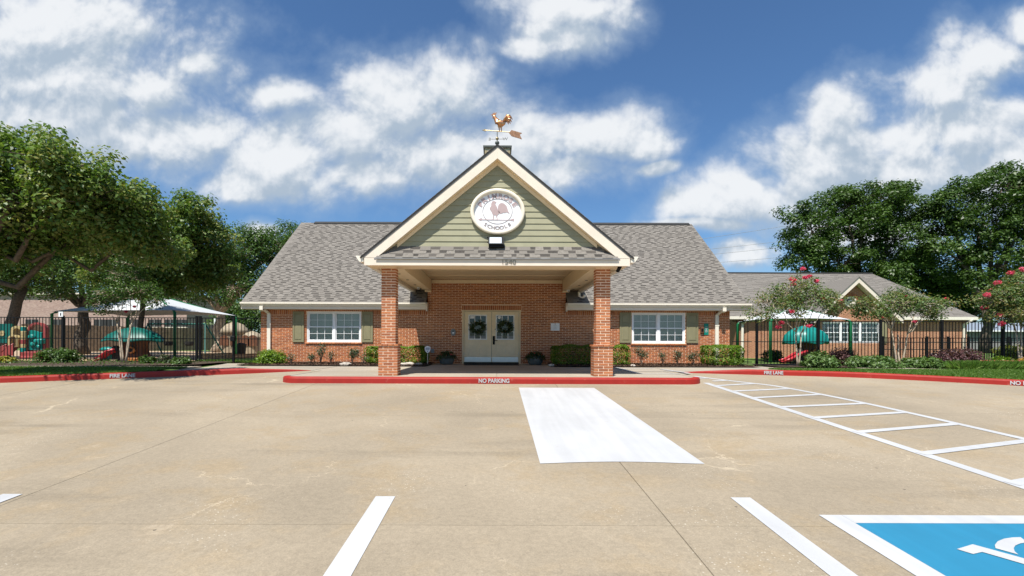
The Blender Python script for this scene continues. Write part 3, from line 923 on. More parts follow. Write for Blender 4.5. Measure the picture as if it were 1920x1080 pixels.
def brick_rows(x0, x1, z0, z1, hs, jog=0.0, start=0):
    """clipped running-bond bricks as (xa, xb, za, zb, full)"""
    out = []; i = start; z = z0
    jx = 0.0115 * ST; jz = 0.0125
    while z + COURSE * 0.5 < z1:
        zt = min(z + COURSE - jz, z1)
        blocked = sorted([(h[0], h[1]) for h in hs if h[2] < zt - 0.012 and h[3] > z + 0.012])
        x = x0 - BL + (BL / 2 if i % 2 else 0) + jog
        while x < x1:
            a, b = max(x, x0), min(x + BL - jx, x1)
            segs = [(a, b)]
            for h0, h1 in blocked:
                ns = []
                for (p, q) in segs:
                    if q <= h0 or p >= h1: ns.append((p, q))
                    else:
                        if p < h0: ns.append((p, h0 - 0.008))
                        if q > h1: ns.append((h1 + 0.008, q))
                segs = ns
            for (p, q) in segs:
                if q - p > 0.025:
                    out.append((p, q, z, zt, abs((q - p) - (BL - jx)) < 1e-6 and abs(zt - z - COURSE + jz) < 1e-6))
            x += BL
        z += COURSE; i += 1
    return out
def soldiers(x0, x1, z0, z1, pitch=COURSE * ST):
    n = max(1, round((x1 - x0) / pitch)); p = (x1 - x0) / n
    return [(x0 + k * p + 0.005, x0 + (k + 1) * p - 0.005, z0, z1, False) for k in range(n)]
SOLD = 0.185
zt_sold = WTOP - SOLD
door_sold = (DOOR[0] - 0.02, DOOR[1] + 0.02, DOOR[3], DOOR[3] + 0.195)
sills = [(h[0] - 0.05, h[1] + 0.05, h[2] - 0.068, h[2]) for h in (WINL, WINR)]
rows = brick_rows(BX0, BX1, -0.05, zt_sold - 0.01, holes + sills + [(DX0, DX1, zt_sold - 0.30, 9)] , 0)
zc = -0.05
nrow = 0
while zc + COURSE * 0.5 < zt_sold - 0.01 - 0.0001 and not zc > zt_sold - 0.30 - COURSE:
    zc += COURSE; nrow += 1
rows += brick_rows(DX0, DX1, zc, DTOP - 0.12, holes + [door_sold], 0, nrow)
rows = [r for r in rows]
# keep the two fields from overlapping
seen = set(); clean = []
for r_ in rows:
    k = (round(r_[0], 3), round(r_[2], 3))
    if k in seen: continue
    seen.add(k); clean.append(r_)
rows = clean
extra = soldiers(BX0, DX0 - 0.005, zt_sold, WTOP - 0.008) + soldiers(DX1 + 0.005, BX1, zt_sold, WTOP - 0.008)
extra = [e for e in extra if not any(h[0] - 0.02 < e[1] and e[0] < h[1] + 0.02 and h[3] > zt_sold + 0.02 for h in (WINL, WINR))] + \
        [(e[0], e[1], max(e[2], h[3] + 0.012), e[3], False) for h in (WINL, WINR) for e in extra if h[0] - 0.02 < e[1] and e[0] < h[1] + 0.02 and h[3] + 0.03 < WTOP]
extra += soldiers(door_sold[0], door_sold[1], door_sold[2] + 0.006, door_sold[3] - 0.006)
extra += soldiers(DX0 + 0.09, DX1 - 0.09, DTOP - 0.115, DTOP + 0.0)
unit = MB().bbox(-(BL - 0.0115 * ST) / 2, (BL - 0.0115 * ST) / 2, -0.007, 0.02, -(COURSE - 0.0125) / 2, (COURSE - 0.0125) / 2, 0.003).mesh('brick', 'brick')
full = [r_ for r_ in rows if r_[4]]
full.sort(key=lambda r_: abs((r_[0] + r_[1]) / 2 - 0.0) + 0.8 * abs(r_[2] - 1.9))
single = set(id(r_) for r_ in full[:300])
rest = MB()
for r_ in rows + extra:
    if id(r_) in single:
        o = link('brick', unit, wall, ((r_[0] + r_[1]) / 2, WD + random.uniform(-0.0015, 0.0015), (r_[2] + r_[3]) / 2))
    else:
        y = WD + random.uniform(-0.0015, 0.0015)
        rest.bbox(r_[0], r_[1], y - 0.007, y + 0.02, r_[2], r_[3], 0.003)
o = rest.build('brickwork', 'brick', wall, fix=False); o['kind'] = 'stuff'
sl = MB()
for (a, b, c, d) in sills:
    n = round((b - a) / (COURSE * ST * 1.9)); p = (b - a) / n
    for k in range(n):
        x0, x1 = a + k * p + 0.006, a + (k + 1) * p - 0.006
        mb = MB().add([(x0, WD - 0.045, c), (x1, WD - 0.045, c), (x1, WD + 0.1, c + 0.005), (x0, WD + 0.1, c + 0.005),
                       (x0, WD - 0.045, d - 0.014), (x1, WD - 0.045, d - 0.014), (x1, WD + 0.1, d - 0.002), (x0, WD + 0.1, d - 0.002)],
                      [(0, 3, 2, 1), (4, 5, 6, 7), (0, 1, 5, 4), (1, 2, 6, 5), (2, 3, 7, 6), (3, 0, 4, 7)])
        mb.build('sill_brick', 'brick', wall)

# windows
def window(par, R, d, sashes=2, cols=3, rows_=2, name='window', blind=True, lo_shade=0.55):
    x0, x1, z0, z1 = R
    win = MB(); fw = 0.048 * ST; fz = 0.042
    for (a, b) in ((x0, x0 + fw), (x1 - fw, x1)):
        win.box(a, b, d + 0.015, d + 0.11, z0, z1)
    win.box(x0 + fw, x1 - fw, d + 0.015, d + 0.11, z1 - fz, z1)
    win.box(x0 + fw, x1 - fw, d + 0.008, d + 0.11, z0, z0 + fz * 1.3)
    win = win.build(name, 'white_frame', par)
    ww = (x1 - x0 - 2 * fw); mw = 0.085 * ST
    sw = (ww - mw * (sashes - 1)) / sashes
    for s_ in range(sashes):
        a = x0 + fw + s_ * (sw + mw); b = a + sw
        if s_:
            MB().box(a - mw, a, d + 0.012, d + 0.11, z0 + fz * 1.3, z1 - fz).build('mullion', 'white_frame', win)
        zm = (z0 + z1) / 2
        for (c0, c1, y, nm) in ((z0 + fz * 1.3, zm + 0.02, d + 0.035, 'sash'), (zm - 0.025, z1 - fz, d + 0.068, 'sash')):
            rw = 0.035; m = MB()
            m.box(a, a + rw, y, y + 0.028, c0, c1); m.box(b - rw, b, y, y + 0.028, c0, c1)
            m.box(a + rw, b - rw, y, y + 0.028, c0, c0 + 0.045); m.box(a + rw, b - rw, y, y + 0.028, c1 - 0.045, c1)
            m.build(nm, 'white_frame', win)
            for k in range(1, cols):
                xx = a + rw + (b - a - 2 * rw) * k / cols
                MB().box(xx - 0.008, xx + 0.008, y + 0.006, y + 0.013, c0 + 0.045, c1 - 0.045).build('muntin', 'white_frame', win)
            for k in range(1, rows_):
                zz = c0 + 0.045 + (c1 - c0 - 0.09) * k / rows_
                MB().box(a + rw, b - rw, y + 0.0075, y + 0.0125, zz - 0.007, zz + 0.007).build('muntin', 'white_frame', win)
            MB().box(a + rw, b - rw, y + 0.015, y + 0.019, c0 + 0.045, c1 - 0.045).build('pane', 'glass', win)
        if blind:
            bl = MB(); z = z0 + 0.05
            while z < z1 - 0.05:
                bl.add([(a, d + 0.118, z), (b, d + 0.118, z), (b, d + 0.132, z + 0.041), (a, d + 0.132, z + 0.041)], [(0, 1, 2, 3)])
                z += 0.045
            bl.box(a, b, d + 0.112, d + 0.15, z1 - 0.09, z1 - 0.04)
            o = bl.build('blind', 'blind', win, fix=False); o['kind'] = 'stuff'
    return win
window(bld, WINL, WD)
window(bld, WINR, WD)
# dark rooms behind the windows
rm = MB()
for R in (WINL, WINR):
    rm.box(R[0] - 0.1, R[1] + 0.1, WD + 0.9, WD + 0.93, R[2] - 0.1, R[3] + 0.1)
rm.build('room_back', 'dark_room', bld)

def shutter(px0, px1, py0, py1):
    x0, x1, z0, z1 = rect_from_px(px0, px1, py0, py1, WD)
    y = WD - 0.035
    b = MB().box(x0, x1, y, WD - 0.0085, z0, z1).build('shutter', 'shutter', bld)
    st, ra = 0.055 * ST, 0.07
    zm = z0 + (z1 - z0) * 0.60
    m = MB()
    m.box(x0, x0 + st, y - 0.014, y, z0, z1); m.box(x1 - st, x1, y - 0.014, y, z0, z1)
    for (c0, c1) in ((z0, z0 + ra), (zm - ra * 0.5, zm + ra * 0.5), (z1 - ra, z1)):
        m.box(x0 + st, x1 - st, y - 0.014, y, c0, c1)
    m.build('rail_frame', 'shutter', b)
    for (c0, c1) in ((z0 + ra, zm - ra * 0.5), (zm + ra * 0.5, z1 - ra)):
        g_ = 0.022
        a0, a1 = x0 + st + g_, x1 - st - g_
        MB().add([(a0, y, c0 + g_), (a1, y, c0 + g_), (a1, y, c1 - g_), (a0, y, c1 - g_), (a0 + g_, y - 0.012, c0 + 2 * g_), (a1 - g_, y - 0.012, c0 + 2 * g_), (a1 - g_, y - 0.012, c1 - 2 * g_), (a0 + g_, y - 0.012, c1 - 2 * g_)],
                 [(4, 5, 6, 7), (0, 1, 5, 4), (1, 2, 6, 5), (2, 3, 7, 6), (3, 0, 4, 7)]).build('raised_panel', 'shutter', b)
for q in ((549.5, 570.5, 584, 641.3), (678.5, 699.5, 584.3, 641.6), (1161.5, 1183, 586, 642.5), (1286.5, 1308.5, 586.5, 643)):
    shutter(*q)

# the double door
dfm = MB()
dx0, dx1, dz1 = DOOR[0], DOOR[1], DOOR[3]
fw = 0.065
dfm.box(dx0, dx0 + fw, WD - 0.004, WD + 0.14, -0.02, dz1); dfm.box(dx1 - fw, dx1, WD - 0.004, WD + 0.14, -0.02, dz1); dfm.box(dx0 + fw, dx1 - fw, WD - 0.004, WD + 0.14, dz1 - 0.05, dz1)
dfm.build('door_frame', 'door_frame', bld)
MB().box(dx0 + fw, dx1 - fw, WD - 0.01, WD + 0.14, -0.02, 0.045).build('threshold', 'black_metal', bld)
DY = WD + 0.05
dm = (PX(921.8, WD))
for (a, b, lp0, lp1, side_) in ((dx0 + fw + 0.006, dm - 0.006, 879, 912, -1), (dm + 0.006, dx1 - fw - 0.006, 930.3, 963.5, 1)):
    zb, zt = 0.06, dz1 - 0.058
    L = (PX(lp0, WD), PX(lp1, WD), PZ(921, 636, WD), PZ(921, 591, WD))
    m = MB()
    for c in cells(a, b, zb, zt, [L]):
        m.box(c[0], c[1], DY, DY + 0.045, c[2], c[3])
    leaf = m.build('door', 'door', bld)
    f = MB(); t = 0.022
    f.box(L[0] - t, L[0] + t, DY - 0.014, DY + 0.03, L[2] - t, L[3] + t); f.box(L[1] - t, L[1] + t, DY - 0.014, DY + 0.03, L[2] - t, L[3] + t)
    f.box(L[0] + t, L[1] - t, DY - 0.014, DY + 0.03, L[3] - t, L[3] + t); f.box(L[0] + t, L[1] - t, DY - 0.014, DY + 0.03, L[2] - t, L[2] + t)
    f.build('window_frame', 'white_frame', leaf)
    for k in (1, 2):
        xx = L[0] + (L[1] - L[0]) * k / 3; zz = L[2] + (L[3] - L[2]) * k / 3
        MB().box(xx - 0.014, xx + 0.014, DY - 0.008, DY + 0.012, L[2] + t, L[3] - t).build('muntin', 'white_frame', leaf)
        MB().box(L[0] + t, L[1] - t, DY - 0.006, DY + 0.010, zz - 0.012, zz + 0.012).build('muntin', 'white_frame', leaf)
    MB().box(L[0], L[1], DY + 0.018, DY + 0.024, L[2], L[3]).build('pane', 'door_glass', leaf)
    nt_ = MB()
    nt_.box(L[0] + t + 0.01, L[0] + (L[1] - L[0]) * 0.31, DY + 0.013, DY + 0.016, L[2] + t + 0.005, L[2] + 0.13)
    nt_.box(L[0] + (L[1] - L[0]) * 0.70, L[1] - t - 0.01, DY + 0.013, DY + 0.016, L[2] + t + 0.005, L[2] + 0.13)
    nt_.build('paper_notice', 'grey_plastic' if side_ < 0 else 'grey_plastic', leaf)
    if side_ < 0:
        MB().box(L[0] + t + 0.02, L[0] + (L[1] - L[0]) * 0.30, DY + 0.013, DY + 0.016, L[3] - 0.13, L[3] - 0.035).build('paper_notice', 'plastic_white', leaf)
    else:
        MB().ring_y((L[0] + 0.12, DY + 0.012, L[3] - 0.085), [(-0.055, 0), (0, 0), (0, 0.003), (-0.055, 0.003)], 20, 0.056 * ST, 0.056).build('round_decal', 'plastic_white', leaf)
    pw = (b - a)
    for k in (0, 1):
        p0 = a + pw * (0.17 if k == 0 else 0.55); p1 = p0 + pw * 0.30
        q0, q1 = PZ(921, 668.5, WD), PZ(921, 645, WD)
        e = 0.02
        MB().add([(p0, DY - 0.0005, q0), (p1, DY - 0.0005, q0), (p1, DY - 0.0005, q1), (p0, DY - 0.0005, q1), (p0 + e, DY - 0.012, q0 + e), (p1 - e, DY - 0.012, q0 + e), (p1 - e, DY - 0.012, q1 - e), (p0 + e, DY - 0.012, q1 - e)],
                 [(4, 5, 6, 7), (0, 1, 5, 4), (1, 2, 6, 5), (2, 3, 7, 6), (3, 0, 4, 7)]).build('raised_panel', 'door', leaf)
    MB().bbox(a + 0.015, b - 0.015, DY - 0.006, DY, zb + 0.006, PZ(921, 669.5, WD), 0.002).build('kick_plate', 'steel', leaf)
    for zz in (0.35, 1.05, 1.85):
        xh = a if side_ < 0 else b
        MB().tube([(xh, DY - 0.006, zz), (xh, DY - 0.006, zz + 0.09)], 0.010).build('hinge', 'steel', leaf)
    if side_ > 0:
        h = MB(); x0 = PX(923.9, WD); x1 = PX(927.9, WD)
        h.bbox(x0, x1, DY - 0.035, DY, PZ(925, 646, WD), PZ(925, 630, WD), 0.008)
        h.tube([(x1 - 0.04, DY - 0.03, PZ(925, 638.5, WD)), (x1 - 0.04, DY - 0.07, PZ(925, 638.5, WD)), (x1 + 0.10, DY - 0.07, PZ(925, 638.7, WD))], 0.012)
        h.build('handle', 'black_metal', leaf)

# main roof
EV_Y, EV_Z, RG_Y, RG_Z = 18.38, 2.346, 24.0, 6.78
RX0, RX1 = -9.80, 9.72
SL = (RG_Z - EV_Z) / (RG_Y - EV_Y)
NX0, NX1 = DX0 - 0.02, DX1 + 0.02      # the eave stops at the portico
th = 0.05
rf = MB()
for (a, b, y0) in ((RX0, NX0, EV_Y), (NX0, NX1, WD + 0.21), (NX1, RX1, EV_Y)):
    z0 = EV_Z + (y0 - EV_Y) * SL
    rf.prism_x([(y0, z0 - th), (y0, z0), (RG_Y, RG_Z), (RG_Y, RG_Z - th)], a, b)
rf.prism_x([(RG_Y, RG_Z - th), (RG_Y, RG_Z), (RG_Y + 5.62, EV_Z), (RG_Y + 5.62, EV_Z - th)], RX0, RX1)
roof = rf.build('roof', 'shingle_base', bld)
MB().prism_x([(RG_Y - 0.16, RG_Z - 0.10), (RG_Y - 0.16, RG_Z - 0.05), (RG_Y, RG_Z + 0.06), (RG_Y + 0.16, RG_Z - 0.05), (RG_Y + 0.16, RG_Z - 0.10)], PX(590, 24), RX1 - 0.15).build('ridge_vent', 'roof_edge', roof)
ln = math.hypot(RG_Y - EV_Y, RG_Z - EV_Z)
ud = Vector((0, (RG_Y - EV_Y) / ln, (RG_Z - EV_Z) / ln)); un = Vector((0, -ud.z, ud.y))
EXPO = 0.132
def tab(mb, x0, x1, s0, s1, t0, t1):
    """one shingle tab on the front slope: thick at its lower edge"""
    def pt(x, s_, n_):
        return (x, EV_Y + ud.y * s_ + un.y * n_, EV_Z + ud.z * s_ + un.z * n_)
    e = 0.006
    mb.add([pt(x0, s0, 0.0), pt(x1, s0, 0.0), pt(x1 - e, s0 + 0.002, t0), pt(x0 + e, s0 + 0.002, t0), pt(x0 + e, s1, t1), pt(x1 - e, s1, t1), pt(x0, s1, 0), pt(x1, s1, 0)],
           [(0, 1, 2, 3), (3, 2, 5, 4), (0, 3, 4, 6), (1, 7, 5, 2)])
tabs = []
nrows = int(ln / EXPO)
base = MB(); bands = MB()
for i in range(nrows):
    s0 = i * EXPO; s1 = min(s0 + EXPO * 1.25, ln)
    yy = EV_Y + ud.y * s0
    spans = [(RX0, NX0), (NX1, RX1)] if yy < WD + 0.3 else [(RX0, RX1)]
    for (a, b) in spans:
        x = a
        while x < b - 0.02:
            wd = random.uniform(0.55, 1.15)
            e = min(x + wd, b)
            tab(base, x, e, s0, s1, 0.007, 0.002)
            x = e + 0.003
        x = a + random.uniform(0, 0.3)
        while x < b - 0.1:
            wd = random.choice((0.14, 0.17, 0.21, 0.26)) * ST
            e = min(x + wd, b - 0.01)
            zz = EV_Z + ud.z * s0; 
            hidden = abs(x) < 3.0 and zz < 5.3 - abs(x) * 0.83 and i > 3
            if not hidden:
                tabs.append((x, e, s0, s1))
            x2 = e + random.choice((0.10, 0.14, 0.18, 0.24)) * ST
            if not hidden and x2 < b:
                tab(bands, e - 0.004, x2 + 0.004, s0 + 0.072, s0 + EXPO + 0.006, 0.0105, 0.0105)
            x = x2
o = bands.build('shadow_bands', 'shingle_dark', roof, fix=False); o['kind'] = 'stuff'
o = base.build('shingle_course', 'shingle', roof, fix=False); o['kind'] = 'stuff'
tabs.sort(key=lambda t_: t_[2] + 0.02 * abs(t_[0]))
far = MB()
for i, t_ in enumerate(tabs):
    if i < 300:
        mb = MB(); tab(mb, t_[0], t_[1], t_[2] - 0.004, t_[3], 0.017, 0.004); mb.build('shingle', 'shingle', roof, fix=False)
    else:
        tab(far, t_[0], t_[1], t_[2] - 0.004, t_[3], 0.017, 0.004)
o = far.build('shingle_tabs', 'shingle', roof, fix=False); o['kind'] = 'stuff'

# eaves: gutter, fascia, soffit
for (a, b) in ((RX0 - 0.02, NX0), (NX1, RX1 + 0.02)):
    gt = MB().prism_x([(18.315, 2.345), (18.315, 2.285), (18.345, 2.27), (18.385, 2.20), (18.415, 2.20), (18.415, 2.335), (18.335, 2.335)], a, b)
    gt.build('gutter', 'trim_gutter', bld)
    MB().box(a, b, 18.417, 18.45, 2.088, 2.33).build('fascia', 'trim', bld)
    MB().box(a, b, 18.451, WD - 0.008, 2.088, 2.11).build('soffit', 'ceiling_tan', bld)
for (xa, xb) in ((RX0 + 0.002, RX0 + 0.04), (RX1 - 0.04, RX1 - 0.002)):
    MB().add([(xa, EV_Y + 0.05, EV_Z - 0.26), (xb, EV_Y + 0.05, EV_Z - 0.26), (xb, EV_Y + 0.05, EV_Z - 0.03), (xa, EV_Y + 0.05, EV_Z - 0.03),
              (xa, RG_Y, RG_Z - 0.30), (xb, RG_Y, RG_Z - 0.30), (xb, RG_Y, RG_Z - 0.06), (xa, RG_Y, RG_Z - 0.06)],
             [(0, 1, 2, 3), (4, 7, 6, 5), (0, 4, 5, 1), (1, 5, 6, 2), (2, 6, 7, 3), (3, 7, 4, 0)]).build('rake_board', 'trim', bld)
# end returns of the eave beside the portico
MB().box(NX0 + 0.001, NX0 + 0.05, 18.40, WD - 0.008, 2.03, 2.36).build('eave_return', 'trim', bld)
MB().box(NX1 - 0.05, NX1 - 0.001, 18.40, WD - 0.008, 2.03, 2.36).build('eave_return', 'trim', bld)
# downspouts
def downspout(px0, px1, side_):
    x0, x1 = PX(px0, 18.66), PX(px1, 18.66)
    xm = (x0 + x1) / 2; hw = (x1 - x0) / 2
    m = MB()
    m.box(x0, x1, 18.665, 18.738, 0.03, 1.92)
    xo = xm + side_ * 0.14
    # elbow up to the gutter
    m.add([(x0, 18.665, 1.92), (x1, 18.665, 1.92), (x1, 18.738, 1.92), (x0, 18.738, 1.92),
           (xo - hw, 18.45, 2.08), (xo + hw, 18.45, 2.08), (xo + hw, 18.52, 2.13), (xo - hw, 18.52, 2.13)],
          [(0, 1, 5, 4), (1, 2, 6, 5), (2, 3, 7, 6), (3, 0, 4, 7)])
    m.box(xo - hw, xo + hw, 18.34, 18.41, 2.05, 2.20)
    m.add([(xo - hw, 18.34, 2.05), (xo + hw, 18.34, 2.05), (xo + hw, 18.52, 2.0), (xo - hw, 18.52, 2.0), (xo - hw, 18.41, 2.10), (xo + hw, 18.41, 2.10), (xo + hw, 18.52, 2.085), (xo - hw, 18.52, 2.085)],
          [(0, 1, 2, 3), (4, 5, 6, 7), (0, 3, 7, 4), (1, 5, 6, 2)])
    ds = m.build('downspout', 'trim_gutter', bld)
    for z in (0.5, 1.5):
        MB().box(x0 - 0.02, x1 + 0.02, 18.658, 18.664, z, z + 0.03).build('strap', 'trim_gutter', ds)
downspout(500.3, 506.5, -1)
downspout(1341.5, 1347.8, 1)

# ------------------------------------------------------------------ portico
PF = 11.70                      # plane of the front fascia
AP, EZ, EX = 5.60, 2.90, 3.26   # apex and eave of the fascia top
M_ = (AP - EZ) / EX
def fz(x, top=AP): return top - M_ * abs(x)
for sgn in (-1, 1):
    pr = MB().prism_y([(0, AP), (sgn * EX, EZ), (sgn * 2.936, EZ), (0, AP - 0.27)] if sgn < 0 else [(0.0005, AP), (0.0005, AP - 0.27), (2.936, EZ), (EX, EZ)], PF - 0.004, PF + 0.036)
    pr.build('rake_fascia', 'trim', bld)
    # thin drip trim over the fascia, shingle edge over it
    MB().prism_y([(0, AP + 0.002), (sgn * EX, EZ + 0.002), (sgn * (EX + 0.01), EZ + 0.03), (0, AP + 0.035)], PF - 0.012, PF + 0.03).build('drip_trim', 'far_wall', bld)
    # roof slope
    rs = MB()
    x1 = EX + 0.07
    rs.prism_y([(0, AP + 0.037), (sgn * x1, fz(x1, AP + 0.037)), (sgn * (x1 + 0.01), fz(x1, AP + 0.066)), (0, AP + 0.072)], PF - 0.03, 22.9)
    pro = rs.build('portico_roof', 'roof_edge', bld)
    cs = MB(); n = int(math.hypot(EX, AP - EZ) / EXPO)
    for i in range(n):
        a0 = EX * (1 - i / n) + 0.06; a1 = EX * (1 - (i + 1.2) / n) + 0.06
        y = PF - 0.035
        while y < 22:
            e = min(y + random.uniform(0.2, 0.5), 22)
            vs = [(sgn * a0, y, fz(a0, AP + 0.071)), (sgn * a0, e - 0.01, fz(a0, AP + 0.071)), (sgn * max(a1, 0), e - 0.01, fz(max(a1, 0), AP + 0.069)), (sgn * max(a1, 0), y, fz(max(a1, 0), AP + 0.069)),
                  (sgn * a0, y, fz(a0, AP + 0.080)), (sgn * a0, e - 0.01, fz(a0, AP + 0.080)), (sgn * max(a1, 0), e - 0.01, fz(max(a1, 0), AP + 0.074)), (sgn * max(a1, 0), y, fz(max(a1, 0), AP + 0.074))]
            cs.add(vs, [(4, 5, 6, 7), (0, 1, 5, 4), (0, 4, 7, 3), (1, 2, 6, 5)])
            y = e
    o = cs.build('shingle_course', 'shingle', pro, fix=True); o['kind'] = 'stuff'
    # sloping soffit of the gable overhang
    MB().prism_y([(0, AP - 0.272), (sgn * 2.94, EZ + 0.0), (sgn * 2.94, EZ + 0.022), (0, AP - 0.25)], PF + 0.037, 11.915).build('rake_soffit', 'ceiling_tan', bld)
    MB().prism_y([(0, AP - 0.375), (sgn * 2.47, AP - 0.375 - M_ * 2.47), (sgn * 2.47, AP - 0.274 - M_ * 2.47), (0, AP - 0.274)], 11.868, 11.892).build('rake_trim', 'ceiling_tan', bld)
    # side eave: gutter, soffit, beam
    gtt = MB().prism_y([(sgn * 3.262, 2.80), (sgn * 3.36, 2.80), (sgn * 3.445, 2.925), (sgn * 3.445, 2.945), (sgn * 3.262, 2.945)], PF + 0.01, 19.1)
    gtt.build('gutter', 'trim_gutter', bld)
    MB().box(sgn * 3.225, sgn * 3.26, PF + 0.04, 19.4, 2.80, 2.945).build('fascia', 'trim', bld)
    sf = MB().box(sgn * 2.79, sgn * 3.223, PF + 0.04, 19.6, 2.915, 2.935).build('soffit', 'ceiling_tan', bld)
    for yv in (12.6, 14.6, 16.0, 17.4, 18.7):
        MB().lathe([(0.045, 0), (0.05, -0.006), (0.03, -0.009)], (sgn * 2.98, yv, 2.914), 14).build('soffit_vent', 'black_rubber', sf)
    MB().box(sgn * 2.56, sgn * 2.787, 12.42, WD - 0.008, 2.84, 3.285).build('beam', 'ceiling_tan', bld)
    MB().box(sgn * 2.555, sgn * 2.80, WD - 0.16, WD - 0.009, 2.79, 2.835).build('beam_seat', 'ceiling_tan', bld)
MB().box(-3.24, 3.24, PF, PF + 0.04, 2.714, 2.896).build('fascia', 'trim', bld)
MB().box(-3.0, 3.0, PF - 0.008, PF - 0.001, 2.86, 2.898).build('fascia_cap', 'far_wall', bld)
MB().box(-3.2, 3.2, PF + 0.042, 12.41, 2.728, 2.90).build('front_beam', 'ceiling_tan', bld)
MB().box(-2.556, 2.556, 12.42, WD - 0.008, 3.287, 3.31).build('ceiling', 'ceiling_tan', bld)
for yv in (13.6, 14.9, 16.2, 17.5):
    MB().box(-2.55, 2.55, yv, yv + 0.045, 3.268, 3.286).build('batten', 'ceiling_tan', bld)
MB().box(-2.55, 2.55, WD - 0.035, WD - 0.0085, DTOP - 0.16, 3.266).build('frieze_board', 'ceiling_tan', bld)
MB().box(-2.55, 2.55, 12.412, 12.44, 2.73, 3.28).build('beam_back', 'ceiling_tan', bld)
MB().lathe([(0.09, 0), (0.10, -0.012), (0.07, -0.02), (0.02, -0.02)], (0.05, 15.4, 3.286), 24).build('recessed_light', 'plastic_white', bld)
# pent roof under the gable with single shingles
pz0, pz1, py0, py1 = 2.90, 3.215, PF - 0.03, 11.905
pent = MB().add([(-2.93, py0, pz0), (2.93, py0, pz0), (2.47, py1, pz1), (-2.47, py1, pz1), (-2.93, py0, pz0 - 0.03), (2.93, py0, pz0 - 0.03), (2.47, py1, pz1 - 0.03), (-2.47, py1, pz1 - 0.03)],
                [(0, 1, 2, 3), (4, 7, 6, 5), (0, 4, 5, 1), (1, 5, 6, 2), (2, 6, 7, 3), (3, 7, 4, 0)]).build('pent_roof', 'shingle_base', bld)
MB().box(-2.96, 2.96, py0 - 0.012, py0 - 0.001, pz0 - 0.035, pz0 + 0.002).build('drip_edge', 'far_wall', pent)
pl = math.hypot(py1 - py0, pz1 - pz0); pu = ((py1 - py0) / pl, (pz1 - pz0) / pl); pn = (-pu[1], pu[0])
for i in range(3):
    s0 = i * 0.125 - 0.012; s1 = min(s0 + 0.16, pl)
    hw = 2.94 - 0.46 * max(s0, 0) / pl
    for layer in (0, 1):
        x = -hw + (random.uniform(0, 0.2) if layer else 0)
        while x < hw - 0.05:
            wd = random.uniform(0.5, 0.9) if layer == 0 else random.choice((0.17, 0.22, 0.28)) * ST
            e = min(x + wd, hw)
            t0, t1 = (0.008, 0.003) if layer == 0 else (0.018, 0.006)
            def pt(xx, s_, n_): return (xx, py0 + pu[0] * s_ + pn[0] * n_, pz0 + pu[1] * s_ + pn[1] * n_)
            MB().add([pt(x, s0, 0), pt(e, s0, 0), pt(e, s0 + 0.002, t0), pt(x, s0 + 0.002, t0), pt(x, s1, t1), pt(e, s1, t1), pt(x, s1, 0), pt(e, s1, 0)],
                     [(0, 1, 2, 3), (3, 2, 5, 4), (0, 3, 4, 6), (1, 7, 5, 2)]).build('shingle', 'shingle', pent, fix=False)
            x2 = e + (0.004 if layer == 0 else random.choice((0.1, 0.15, 0.2)) * ST)
            if layer and x2 < hw:
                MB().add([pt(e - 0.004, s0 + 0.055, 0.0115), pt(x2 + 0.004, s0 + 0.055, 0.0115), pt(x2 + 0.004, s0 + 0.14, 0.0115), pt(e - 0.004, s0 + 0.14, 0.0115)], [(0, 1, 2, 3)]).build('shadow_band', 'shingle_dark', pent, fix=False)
            x = x2
# clapboards
SY = 11.90
gw = MB().prism_y([(-2.56, 3.19), (2.56, 3.19), (0, AP - 0.24)], SY + 0.03, SY + 0.09).build('gable_wall', 'siding', bld)
z = 3.195; EXB = 0.149
while z < AP - 0.28:
    z1 = min(z + EXB + 0.02, AP - 0.262)
    h0 = max(0.01, (AP - 0.262 - z) / M_); h1 = max(0.004, (AP - 0.262 - z1) / M_)
    MB().add([(-h0, SY, z), (h0, SY, z), (h0, SY + 0.03, z), (-h0, SY + 0.03, z), (-h1, SY + 0.018, z1), (h1, SY + 0.018, z1), (h1, SY + 0.03, z1), (-h1, SY + 0.03, z1)],
             [(0, 1, 5, 4), (0, 3, 2, 1), (1, 2, 6, 5), (2, 3, 7, 6), (3, 0, 4, 7), (4, 5, 6, 7)]).build('siding_board', 'siding', gw, fix=True)
    z += EXB
link('house_number', move_mesh(text_mesh('1540', 0.105, 'number_brass', 0.006, ST * 1.05), Matrix.Translation((PX(953, PF), PF - 0.008, PZ(953, 491.2, PF)))), bld)

